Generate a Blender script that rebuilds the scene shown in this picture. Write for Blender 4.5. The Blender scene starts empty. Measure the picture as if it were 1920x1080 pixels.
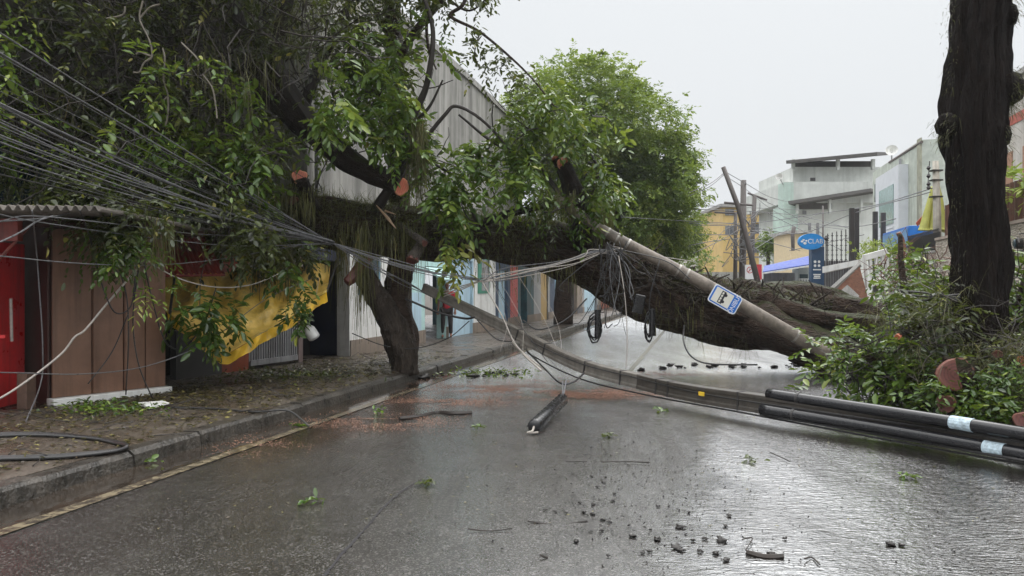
import bpy, math, random
import numpy as np
from mathutils import Vector, Matrix, noise as mnoise
R = math.radians
S = bpy.context.scene
COL = S.collection
random.seed(7); RNG = np.random.default_rng(11)

# ------------------------------------------------------------------ camera
F, HOR, EYE = 1400.0, 545.0, 1.6
cam = bpy.data.cameras.new('camera'); co = bpy.data.objects.new('camera', cam); COL.objects.link(co)
co.location = (0, 0, EYE); co.rotation_euler = (R(90), 0, 0)
cam.sensor_width = 36; cam.lens = F / 1920 * 36; cam.shift_y = (HOR - 540) / 1920
cam.clip_start = .05; cam.clip_end = 2000
S.camera = co

# ------------------------------------------------------------------ sky, sun, exposure (overcast, raining)
SUN_EL, SUN_AZ = R(58), R(25)
w = bpy.data.worlds.new("World"); S.world = w; w.use_nodes = True
nt = w.node_tree; nt.nodes.clear()
def wn(t, **k):
    n = nt.nodes.new(t)
    for a, v in k.items(): setattr(n, a, v)
    return n
sky = wn('ShaderNodeTexSky', sky_type='NISHITA', sun_disc=False, sun_elevation=SUN_EL, sun_rotation=SUN_AZ)
sky.air_density = 1.5; sky.dust_density = 4.0
hs = wn('ShaderNodeHueSaturation'); hs.inputs['Saturation'].default_value = .12
nt.links.new(sky.outputs[0], hs.inputs['Color'])
tc = wn('ShaderNodeTexCoord'); sx = wn('ShaderNodeSeparateXYZ'); nt.links.new(tc.outputs['Generated'], sx.inputs[0])
ramp = wn('ShaderNodeValToRGB'); nt.links.new(sx.outputs['Z'], ramp.inputs[0])
e = ramp.color_ramp.elements
e[0].position = 0; e[0].color = (.184, .191, .198, 1); e[1].position = 1; e[1].color = (1, 1, 1, 1)
q = ramp.color_ramp.elements.new(.38); q.color = (.198, .206, .213, 1)
q = ramp.color_ramp.elements.new(.62); q.color = (.70, .71, .72, 1)
mul = wn('ShaderNodeMix', data_type='RGBA', blend_type='MULTIPLY'); mul.inputs['Factor'].default_value = 1
nt.links.new(ramp.outputs[0], mul.inputs['A']); mul.inputs['B'].default_value = (27, 27, 27, 1)
mx = wn('ShaderNodeMix', data_type='RGBA'); mx.inputs['Factor'].default_value = .88
nt.links.new(hs.outputs[0], mx.inputs['A']); nt.links.new(mul.outputs['Result'], mx.inputs['B'])
bg = wn('ShaderNodeBackground'); bg.inputs['Strength'].default_value = .1
nt.links.new(mx.outputs['Result'], bg.inputs['Color'])
wo = wn('ShaderNodeOutputWorld'); nt.links.new(bg.outputs[0], wo.inputs['Surface'])
sun = bpy.data.lights.new('sun', 'SUN'); sun.energy = .8; sun.angle = R(40); sun.color = (1, .97, .93)
so = bpy.data.objects.new('sun', sun); COL.objects.link(so); so.rotation_euler = (R(90) - SUN_EL, 0, R(180) - SUN_AZ)
S.view_settings.view_transform = 'Standard'; S.view_settings.look = 'None'
S.view_settings.exposure = 0.6; S.view_settings.gamma = 1
S.render.engine = 'CYCLES'
S.cycles.max_bounces = 6; S.cycles.diffuse_bounces = 3; S.cycles.glossy_bounces = 3
S.cycles.transmission_bounces = 3; S.cycles.volume_bounces = 0; S.cycles.transparent_max_bounces = 6
S.cycles.use_denoising = True

# ------------------------------------------------------------------ helpers
def P(px, py, Y): return np.array([(px - 960) * Y / F, Y, EYE + (HOR - py) * Y / F])
def G(px, py, z=0.0):
    Y = F * (EYE - z) / (py - HOR); return np.array([(px - 960) * Y / F, Y, z])
SL = .25                                        # the street runs off to the right at x = a + SL*y
def SP(a, Y, z=0.0): return np.array([a + SL * Y, Y, z])
SD = np.array([SL, 1, 0]) / math.hypot(SL, 1); SN = np.array([1, -SL, 0]) / math.hypot(SL, 1)
ZU = np.array([0, 0, 1.0])
def nz(v):
    v = np.asarray(v, float); return v / (np.linalg.norm(v) + 1e-12)

def tagit(o, label=None, cat=None, group=None, kind=None):
    if label: o['label'] = label
    if cat: o['category'] = cat
    if group: o['group'] = group
    if kind: o['kind'] = kind
    return o
def thing(name, label, cat, loc=(0, 0, 0), group=None):
    o = bpy.data.objects.new(name, None); COL.objects.link(o); o.empty_display_size = .2
    o.location = [float(c) for c in loc]
    return tagit(o, label, cat, group)

class MB:
    def __init__(s): s.v = []; s.f = []; s.n = 0; s.t = []
    def add(s, v, f, tint=None):
        v = np.asarray(v, float).reshape(-1, 3)
        s.f += [[i + s.n for i in q] for q in f]; s.v.append(v); s.n += len(v)
        s.t.append(np.full(len(v), .5) if tint is None else np.broadcast_to(np.asarray(tint, float), (len(v),)))
        return s
    def box(s, c, ex, ey, ez):
        """c centre; ex, ey, ez half-extent vectors"""
        c, ex, ey, ez = [np.asarray(k, float) for k in (c, ex, ey, ez)]
        v = [c + a * ex + b * ey + d * ez for d in (-1, 1) for b in (-1, 1) for a in (-1, 1)]
        f = [[0, 2, 3, 1], [4, 5, 7, 6], [0, 1, 5, 4], [2, 6, 7, 3], [0, 4, 6, 2], [1, 3, 7, 5]]
        return s.add(v, f)
    def wall(s, p0, p1, z0, z1, th, back=None):
        """upright slab on the ground line p0->p1, thickness th towards `back` (default: left of the line)"""
        p0 = np.array([p0[0], p0[1], 0.]); p1 = np.array([p1[0], p1[1], 0.])
        d = nz(p1 - p0); b = np.array([-d[1], d[0], 0]) if back is None else nz(back)
        c = (p0 + p1) / 2 + b * th / 2 + ZU * (z0 + z1) / 2
        return s.box(c, (p1 - p0) / 2, b * th / 2, ZU * (z1 - z0) / 2)
    def poly(s, pts, th=None, nrm=None):
        pts = [np.asarray(p, float) for p in pts]; n = len(pts)
        if th is None: return s.add(pts, [list(range(n))])
        if nrm is None: nrm = nz(np.cross(pts[1] - pts[0], pts[2] - pts[0]))
        a = [p + nrm * th / 2 for p in pts]; b = [p - nrm * th / 2 for p in pts]
        f = [list(range(n)), list(range(2 * n - 1, n - 1, -1))] + [[i, i + n, (i + 1) % n + n, (i + 1) % n] for i in range(n)]
        return s.add(a + b, f)
    def tube(s, pts, rad, sides=8, cap=True, amp=0, fr=2.0, ridge=0, flat=None, seed=0.0, tint=None):
        pts = np.asarray(pts, float); n = len(pts); rad = np.broadcast_to(np.asarray(rad, float), (n,))
        tan = np.gradient(pts, axis=0); tan /= np.linalg.norm(tan, axis=1)[:, None] + 1e-12
        up = ZU if abs(tan[0][2]) < .9 else np.array([1., 0, 0])
        u = nz(np.cross(tan[0], up)); V = []; ln = 0
        for i in range(n):
            u = nz(u - tan[i] * np.dot(u, tan[i])); b = np.cross(tan[i], u)
            if i: ln += np.linalg.norm(pts[i] - pts[i - 1])
            for k in range(sides):
                a = 2 * math.pi * k / sides; r = rad[i]
                if amp:
                    q = Vector((math.cos(a) * 1.3 * fr + seed, math.sin(a) * 1.3 * fr, ln * fr * .55 + seed))
                    r *= 1 + amp * mnoise.fractal(q, 1.0, 2.0, 4)
                    if ridge:
                        q = Vector((math.cos(a) * 5 * fr, math.sin(a) * 5 * fr, ln * fr * .9 + seed))
                        r *= 1 + ridge * mnoise.noise(q)
                V.append(pts[i] + (u * math.cos(a) + b * math.sin(a)) * r)
        f = [[i * sides + k, i * sides + (k + 1) % sides, (i + 1) * sides + (k + 1) % sides, (i + 1) * sides + k]
             for i in range(n - 1) for k in range(sides)]
        if cap: f += [list(range(sides - 1, -1, -1)), list(range((n - 1) * sides, n * sides))]
        return s.add(V, f, tint)
    def build(s, name, mat, parent=None, smooth=False, bevel=0):
        me = bpy.data.meshes.new(name)
        v = np.concatenate(s.v)
        if parent is not None and parent.type == 'EMPTY': v = v - np.array(parent.location)
        me.from_pydata(v.tolist(), [], s.f); me.update()
        at = me.attributes.new('tint', 'FLOAT', 'POINT'); at.data.foreach_set('value', np.concatenate(s.t).astype(np.float32))
        return fin(name, me, mat, parent, smooth, bevel)

def fin(name, me, mat, parent=None, smooth=False, bevel=0):
    if mat: me.materials.append(mat)
    if smooth: me.shade_smooth()
    o = bpy.data.objects.new(name, me); COL.objects.link(o)
    if parent is not None: o.parent = parent
    if bevel:
        m = o.modifiers.new('bevel', 'BEVEL'); m.width = bevel; m.segments = 2; m.limit_method = 'ANGLE'
    return o

def sub(name, mb, mat, part, smooth=False, bevel=0):
    """a mesh under a mesh part that itself hangs under an Empty (positions given in world space)"""
    root = part
    while root.parent: root = root.parent
    off = np.array(root.location) if root.type == 'EMPTY' else np.zeros(3)
    mb.v = [v - off for v in mb.v]
    return mb.build(name, mat, part, smooth, bevel)

def cat(pts, n=8):
    """Catmull-Rom through points"""
    p = np.asarray(pts, float)
    if len(p) < 3:
        t = np.linspace(0, 1, n + 1)[:, None]; return p[0] * (1 - t) + p[-1] * t
    p = np.vstack([2 * p[0] - p[1], p, 2 * p[-1] - p[-2]]); out = []
    for i in range(1, len(p) - 2):
        t = np.linspace(0, 1, n, endpoint=False)[:, None]
        out.append(.5 * (2 * p[i] + (p[i + 1] - p[i - 1]) * t + (2 * p[i - 1] - 5 * p[i] + 4 * p[i + 1] - p[i + 2]) * t ** 2
                         + (3 * p[i] - p[i - 1] - 3 * p[i + 1] + p[i + 2]) * t ** 3))
    return np.vstack(out + [p[-2][None]])
def sag(a, b, d, n=18):
    t = np.linspace(0, 1, n + 1)[:, None]
    return a * (1 - t) + b * t - ZU * d * 4 * t * (1 - t)

# ------------------------------------------------------------------ leaves and strands, as bulk numpy meshes
def leaf_arrays(pos, d, nrm, L, W, tint):
    N = len(pos)
    d = d / (np.linalg.norm(d, axis=1)[:, None] + 1e-9)
    s = np.cross(d, nrm); s /= np.linalg.norm(s, axis=1)[:, None] + 1e-9
    n = np.cross(s, d); L = L[:, None]; W = W[:, None]
    v = np.empty((N, 6, 3))
    v[:, 0] = pos
    v[:, 1] = pos + d * L * .35 + s * W * .5 + n * W * .18
    v[:, 2] = pos + d * L * .75 + s * W * .42 + n * W * .10 - n * L * .03
    v[:, 3] = pos + d * L - n * L * .10
    v[:, 4] = pos + d * L * .75 - s * W * .42 + n * W * .10 - n * L * .03
    v[:, 5] = pos + d * L * .35 - s * W * .5 + n * W * .18
    return v.reshape(-1, 3), np.repeat(tint, 6)
def leaf_obj(name, parts, mat, parent=None):
    v = np.concatenate([p[0] for p in parts]); t = np.concatenate([p[1] for p in parts])
    N = len(v) // 6
    b = (np.arange(N) * 6)[:, None]
    f = np.concatenate([b + np.array([0, 1, 2, 3]), b + np.array([0, 3, 4, 5])], 1).reshape(-1, 4)
    return quads(name, v, f, t, mat, parent)
def quads(name, v, f, t, mat, parent=None):
    root = parent
    while root is not None and root.parent: root = root.parent
    if root is not None and root.type == 'EMPTY': v = v - np.array(root.location)
    me = bpy.data.meshes.new(name)
    me.vertices.add(len(v)); me.vertices.foreach_set('co', v.astype(np.float32).ravel())
    me.loops.add(len(f) * 4); me.loops.foreach_set('vertex_index', f.astype(np.int32).ravel())
    me.polygons.add(len(f)); me.polygons.foreach_set('loop_start', np.arange(0, len(f) * 4, 4, dtype=np.int32))
    at = me.attributes.new('tint', 'FLOAT', 'POINT'); at.data.foreach_set('value', t.astype(np.float32))
    me.update(calc_edges=True)
    return fin(name, me, mat, parent)
def rnd(n, s=1.0): return RNG.normal(0, s, (n, 3))
def sprays(org, d, length, k, L, W, droop=.35, tint=.5, tvar=.15, jit=.2):
    """pinnate sprays: org (M,3), d (M,3) rachis directions, k leaflets each"""
    M = len(org); d = d / (np.linalg.norm(d, axis=1)[:, None] + 1e-9)
    side = np.cross(d, ZU + rnd(M, .25)); side /= np.linalg.norm(side, axis=1)[:, None] + 1e-9
    t = (np.arange(k) + .6) / k
    sgn = np.where(np.arange(k) % 2 == 0, 1.0, -1.0); sgn[-1] = 0
    le = np.broadcast_to(np.asarray(length, float), (M,))
    pos = org[:, None] + d[:, None] * (le[:, None] * t)[..., None]
    pos[..., 2] -= droop * le[:, None] * t ** 2
    dd = d[:, None] * np.where(sgn == 0, 1.0, .55)[None, :, None] + side[:, None] * sgn[None, :, None] * .9
    dd = dd + RNG.normal(0, jit, dd.shape); dd[..., 2] -= droop * (.3 + t)[None] * .8
    nr = np.broadcast_to(ZU, dd.shape) + RNG.normal(0, .45, dd.shape)
    N = M * k
    LL = L * RNG.uniform(.65, 1.2, N) * np.repeat(RNG.uniform(.65, 1.3, M), k); WW = LL * (W / L) * RNG.uniform(.8, 1.2, N)
    tt = np.repeat(np.broadcast_to(np.asarray(tint, float), (M,)) + RNG.normal(0, tvar, M), k) + RNG.normal(0, tvar * .4, N)
    tt = np.where(RNG.random(N) < .03, RNG.uniform(.9, 1, N), tt)
    return leaf_arrays(pos.reshape(-1, 3), dd.reshape(-1, 3), nr.reshape(-1, 3), LL, WW, np.clip(tt, 0, 1))
def inpoly(poly, n):
    poly = np.asarray(poly, float); lo, hi = poly.min(0), poly.max(0); out = []; c = 0
    while c < n:
        p = RNG.uniform(lo, hi, (n * 2, 2)); ins = np.zeros(len(p), bool); j = len(poly) - 1
        for i in range(len(poly)):
            a, b = poly[i], poly[j]
            ins ^= ((a[1] > p[:, 1]) != (b[1] > p[:, 1])) & (p[:, 0] < (b[0] - a[0]) * (p[:, 1] - a[1]) / (b[1] - a[1] + 1e-9) + a[0])
            j = i
        out.append(p[ins]); c += ins.sum()
    return np.concatenate(out)[:n]
ZONES = [(748, 348, 42, 40, 13.2), (561, 332, 50, 46, 13.2), (552, 378, 42, 36, 13.2), (1056, 312, 44, 55, 13.9), (650, 295, 75, 50, 12.95), (545, 200, 50, 70, 12.95), (700, 420, 120, 75, 13.6),
         (850, 190, 62, 85, 16), (690, 345, 70, 36, 16), (780, 130, 30, 60, 14), (500, 610, 130, 75, 12.6), (560, 560, 60, 40, 12.4), (195, 610, 135, 135, 10), (610, 640, 60, 90, 14), (780, 560, 60, 110, 14), (960, 540, 60, 60, 14),
         (1130, 470, 90, 60, 14), (960, 465, 70, 40, 14), (720, 600, 80, 110, 14), (660, 520, 60, 40, 13.2), (40, 500, 120, 90, 10), (350, 482, 62, 38, 11.6)]
RECTS = [(865, 358, 1005, 520, 14.2), (70, 455, 325, 800, 12), (305, 478, 640, 720, 13.6), (-500, 395, 90, 800, 12), (270, 412, 425, 720, 11.9)]
def clear(c, m=14):
    """gaps torn in the foliage: drop twigs that would stand before the sawn stubs, the trunk, the stalls"""
    px = 960 + c[:, 0] / c[:, 1] * F; py = HOR - (c[:, 2] - EYE) / c[:, 1] * F; keep = np.ones(len(c), bool)
    for x, y, rx, ry, Y in ZONES: keep &= ~((((px - x) / (rx + m)) ** 2 + ((py - y) / (ry + m)) ** 2 < 1) & (c[:, 1] < Y))
    for x0, y0, x1, y1, Y in RECTS: keep &= ~((px > x0) & (px < x1) & (py > y0) & (py < y1) & (c[:, 1] < Y))
    return c[keep]
def volume(poly, Y0, Y1, n, clump=0, csz=.35):
    """n points filling the solid that a pixel outline sweeps between two depths (clumped if asked)"""
    def pts(m):
        p = inpoly(poly, m); Y = RNG.uniform(Y0, Y1, m); Ym = (Y0 + Y1) / 2
        return np.stack([(p[:, 0] - 960) * Ym / F * (1 + .35 * (Y - Ym) / Ym), Y, EYE + (HOR - p[:, 1]) * Ym / F * (1 + .35 * (Y - Ym) / Ym)], 1)
    if not clump: return pts(n)
    c = pts(clump); return c[RNG.integers(0, clump, n)] + RNG.normal(0, csz, (n, 3))
def strand_arrays(org, length, wid, sway=.15, tint=.5, d=None, seg=4):
    """thin hanging ribbons"""
    M = len(org); le = np.broadcast_to(np.asarray(length, float), (M,)) * RNG.uniform(.5, 1.2, M)
    a = RNG.uniform(0, 2 * math.pi, M); s = np.stack([np.cos(a), np.sin(a), 0 * a], 1)
    dr = rnd(M, sway) if d is None else d + rnd(M, sway)
    t = np.linspace(0, 1, seg + 1)
    c = org[:, None] + dr[:, None] * (t * le[:, None])[..., None]
    down = (t ** 1.4 if d is None else t ** 2)[None] * le[:, None]
    c[..., 2] -= down * (1 if d is None else .6)
    w = (wid * (1 - t * .6))[None, :, None] * s[:, None]
    v = np.stack([c - w / 2, c + w / 2], 2).reshape(-1, 3)
    b = (np.arange(M) * (seg + 1) * 2)[:, None, None] + (np.arange(seg) * 2)[None, :, None]
    f = (b + np.array([0, 1, 3, 2])[None, None]).reshape(-1, 4)
    tt = np.repeat(np.clip(RNG.normal(tint, .15, M), 0, 1), (seg + 1) * 2)
    return v, f, tt
def strand_obj(name, lst, mat, parent=None):
    V, Fc, T, o = [], [], [], 0
    for v, f, t in lst: V.append(v); Fc.append(f + o); T.append(t); o += len(v)
    return quads(name, np.concatenate(V), np.concatenate(Fc), np.concatenate(T), mat, parent)
def twigs(mb, org, d, length, r0, sides=4, curve=.3, tint=None):
    for o, dd, l in zip(org, d, np.broadcast_to(length, (len(org),))):
        dd = nz(dd); p = [o]; q = dd.copy()
        for i in range(4):
            q = nz(q + rnd(1, curve)[0]); p.append(p[-1] + q * l / 4)
        mb.tube(p, np.linspace(r0, r0 * .35, 5), sides, cap=False, tint=tint)

# ------------------------------------------------------------------ materials
def M(name):
    m = bpy.data.materials.new(name); m.use_nodes = True
    n = m.node_tree; b = n.nodes['Principled BSDF']; return m, n, b
class NT:
    def __init__(s, n): s.n = n
    def __call__(s, t, ins=None, **k):
        x = s.n.nodes.new(t)
        for a, v in k.items(): setattr(x, a, v)
        for a, v in (ins or {}).items(): s.set(x, a, v)
        return x
    def set(s, x, a, v):
        if isinstance(v, bpy.types.NodeSocket): s.n.links.new(v, x.inputs[a])
        elif isinstance(v, bpy.types.Node): s.n.links.new(v.outputs[0], x.inputs[a])
        else: x.inputs[a].default_value = v
    def noise(s, scale, vec=None, detail=5, rough=.6, dist=0):
        x = s('ShaderNodeTexNoise', {'Scale': scale, 'Detail': detail, 'Roughness': rough, 'Distortion': dist})
        if vec is not None: s.set(x, 'Vector', vec)
        return x.outputs['Fac']
    def ramp(s, fac, *stops):
        x = s('ShaderNodeValToRGB', {'Fac': fac}); e = x.color_ramp.elements
        while len(e) < len(stops): e.new(.5)
        for el, (p, c) in zip(e, stops):
            el.position = p; el.color = (*c, 1) if isinstance(c, tuple) else (c, c, c, 1)
        return x.outputs[0]
    def mix(s, f, a, b, mode='MIX'):
        x = s('ShaderNodeMix', data_type='RGBA', blend_type=mode)
        s.set(x, 'Factor', f)
        for nm, v in (('A', a), ('B', b)):
            s.set(x, nm, (*v, 1) if isinstance(v, tuple) and len(v) == 3 else v)
        return x.outputs['Result']
    def math(s, op, a, b=0.0, c=None):
        x = s('ShaderNodeMath', operation=op); s.set(x, 0, a); s.set(x, 1, b)
        if c is not None: s.set(x, 2, c)
        return x.outputs[0]
    def pos(s, sc=(1, 1, 1), obj=False):
        g = s('ShaderNodeTexCoord').outputs['Object'] if obj else s('ShaderNodeNewGeometry').outputs['Position']
        return s('ShaderNodeMapping', {'Vector': g, 'Scale': sc}).outputs[0]
    def bump(s, h, st, dist, b, prev=None):
        x = s('ShaderNodeBump', {'Height': h, 'Strength': st, 'Distance': dist})
        if prev is not None: s.set(x, 'Normal', prev)
        if b is not None: s.n.links.new(x.outputs[0], b.inputs['Normal'])
        return x.outputs[0]
def simple(name, col, rough=.6, var=.25, scale=6, bump=.0, bscale=40, metal=0, stain=None, streak=0, spec=.5):
    """painted / plastered / plastic surface: mottled, with optional vertical dirt streaks"""
    m, n, b = M(name); T = NT(n)
    f = T.noise(scale, T.pos(), 6, .65)
    c = T.mix(T.ramp(f, (.3, 0.), (.7, 1.)), tuple(k * (1 - var) for k in col), tuple(min(1, k * (1 + var * .6)) for k in col))
    if streak:
        g = T.noise(streak, T.pos((1, 1, .06)), 6, .7)
        c = T.mix(T.ramp(g, (.48, 0.), (.72, .85)), c, stain or (.1, .1, .09))
    n.links.new(c, b.inputs['Base Color'])
    b.inputs['Roughness'].default_value = rough; b.inputs['Metallic'].default_value = metal
    b.inputs['Specular IOR Level'].default_value = spec
    r = T.ramp(f, (.3, max(0, rough - .12)), (.7, min(1, rough + .12))); n.links.new(r, b.inputs['Roughness'])
    if bump: T.bump(T.noise(bscale, T.pos(), 4), bump, .02, b)
    return m
def leafmat(name, stops, rough=.34, trans=.3):
    m, n, b = M(name); T = NT(n)
    a = T('ShaderNodeAttribute', attribute_name='tint').outputs['Fac']
    c = T.ramp(a, *stops)
    n.links.new(c, b.inputs['Base Color']); b.inputs['Roughness'].default_value = rough
    b.inputs['Specular IOR Level'].default_value = .55
    tr = T('ShaderNodeBsdfTranslucent', {'Color': T.mix(.5, c, (.30, .38, .04))})
    ms = T('ShaderNodeMixShader', {0: trans}); n.links.new(b.outputs[0], ms.inputs[1]); n.links.new(tr.outputs[0], ms.inputs[2])
    n.links.new(ms.outputs[0], n.nodes['Material Output'].inputs['Surface'])
    return m
def bark(name, dark, light, moss=None, mossz=.25, rough=.55, scale=1.0, spec=.14, axis=(1, 1, 1)):
    m, n, b = M(name); T = NT(n); b.inputs['Specular IOR Level'].default_value = spec
    p = T.pos(axis)
    f1 = T.noise(7 * scale, p, 8, .7, .6); f2 = T.noise(40 * scale, p, 6, .7)
    v = T('ShaderNodeTexVoronoi', {'Vector': p, 'Scale': 16 * scale}, feature='DISTANCE_TO_EDGE').outputs['Distance']
    c = T.mix(T.ramp(f1, (.35, 0.), (.68, 1.)), dark, light)
    c = T.mix(T.ramp(f2, (.4, 0.), (.75, .5)), c, tuple(k * 1.7 for k in light))
    if moss:
        nzv = T('ShaderNodeSeparateXYZ', {0: T('ShaderNodeNewGeometry').outputs['Normal']}).outputs['Z']
        g = T.math('ADD', T.math('MULTIPLY', nzv, .55), T.noise(5, p, 6, .7))
        c = T.mix(T.ramp(g, (mossz + .45, 0.), (mossz + .65, 1.)), c, T.mix(f2, tuple(k * .4 for k in moss), tuple(k * 1.5 for k in moss)))
    n.links.new(c, b.inputs['Base Color'])
    n.links.new(T.ramp(f1, (.3, rough - .2), (.7, rough + .15)), b.inputs['Roughness'])
    h = T.math('ADD', T.math('MULTIPLY', f1, .9), T.math('ADD', T.math('MULTIPLY', f2, .5), T.math('MULTIPLY', v, .6)))
    T.bump(T.math('ADD', h, T.math('MULTIPLY', T.noise(14 * scale, p, 3, .5, 1.2), .8)), 1.0, .08, b)
    return m
# ------------------------------------------------------------------ material library
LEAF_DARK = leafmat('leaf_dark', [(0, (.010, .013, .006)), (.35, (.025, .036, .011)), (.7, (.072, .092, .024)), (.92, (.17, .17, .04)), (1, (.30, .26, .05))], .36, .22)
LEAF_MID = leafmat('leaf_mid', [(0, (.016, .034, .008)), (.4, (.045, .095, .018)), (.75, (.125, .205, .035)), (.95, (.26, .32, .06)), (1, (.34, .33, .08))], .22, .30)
LEAF_FAR = leafmat('leaf_far', [(0, (.040, .078, .018)), (.4, (.100, .170, .032)), (.8, (.21, .29, .05)), (1, (.34, .38, .08))], .5, .38)
FERN = leafmat('fern', [(0, (.014, .013, .007)), (.4, (.060, .056, .020)), (.75, (.125, .125, .034)), (1, (.28, .20, .08))], .55, .2)
DEAD = leafmat('dead_leaf', [(0, (.025, .018, .012)), (.4, (.07, .045, .022)), (.75, (.10, .085, .03)), (1, (.22, .19, .05))], .4, .1)
BARK = bark('fallen_bark', (.008, .0055, .004), (.060, .040, .029), (.035, .040, .014), .42, .5, axis=(.4, 1, 1))
BARK_R = bark('standing_bark', (.0035, .0025, .002), (.014, .009, .007), (.014, .016, .006), .62, .75, 1.5, axis=(1, 1, .16))
BARK_L = bark('limb_bark', (.008, .006, .005), (.036, .027, .021), (.035, .04, .014), .3, .6, 1.6)
BARK_M = bark('dead_trunk_bark', (.018, .014, .011), (.075, .06, .048), (.04, .045, .016), .45, .65, 1.3, axis=(1, 1, .3))
BARK_G = bark('grey_bark', (.05, .042, .035), (.15, .13, .11), (.05, .055, .025), .5, .6)
TWIG = simple('twig', (.022, .016, .012), .6, .5, 9)
TWIG_L = simple('pale_root', (.16, .14, .11), .6, .4, 9)
def cutmat(name, a, b_, rim):
    m, n, b = M(name); T = NT(n)
    p = T.pos((1, 1, 1), True); t = T('ShaderNodeAttribute', attribute_name='tint').outputs['Fac']
    wv = T('ShaderNodeTexWave', {'Vector': p, 'Scale': 9, 'Distortion': 2.5, 'Detail': 3}, wave_type='RINGS', rings_direction='SPHERICAL').outputs['Fac']
    c = T.mix(T.math('MULTIPLY', wv, T.noise(20, p)), a, b_); c = T.mix(T.ramp(t, (.45, 0.), (1., .85)), c, rim); c = T.mix(T.ramp(T.noise(9, p, 6, .7), (.5, 0.), (.8, .7)), c, b_)
    n.links.new(c, b.inputs['Base Color']); b.inputs['Roughness'].default_value = .5
    T.bump(T.noise(60, T.pos((1, 1, .15)), 4), .6, .01, b)
    return m
CUT = cutmat('fresh_cut_wood', (.44, .115, .06), (.22, .05, .032), (.60, .27, .15))
CUT_D = cutmat('wet_cut_wood', (.14, .045, .036), (.055, .017, .016), (.24, .10, .07))
CONC = simple('pole_concrete', (.060, .052, .043), .42, .45, 14, .5, 60, streak=9, stain=(.05, .04, .03))
CONC_L = simple('grey_concrete', (.36, .35, .33), .7, .3, 5, .2, 50, streak=4)
CABLE = simple('cable_grey', (.125, .125, .13), .35, .35, 30)
CABLE_D = simple('cable_dark', (.025, .024, .024), .35, .3, 30)
CABLE_W = simple('cable_white', (.42, .38, .34), .45, .3, 30)
BLACK = simple('black_plastic', (.012, .012, .013), .22, .3, 20)
STEEL = simple('steel_band', (.33, .31, .28), .35, .25, 20, metal=.6)
IRON = simple('dark_iron', (.035, .032, .032), .5, .3, 20)
DARK = simple('unlit_interior', (.018, .016, .018), .8, .4, 3)

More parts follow.
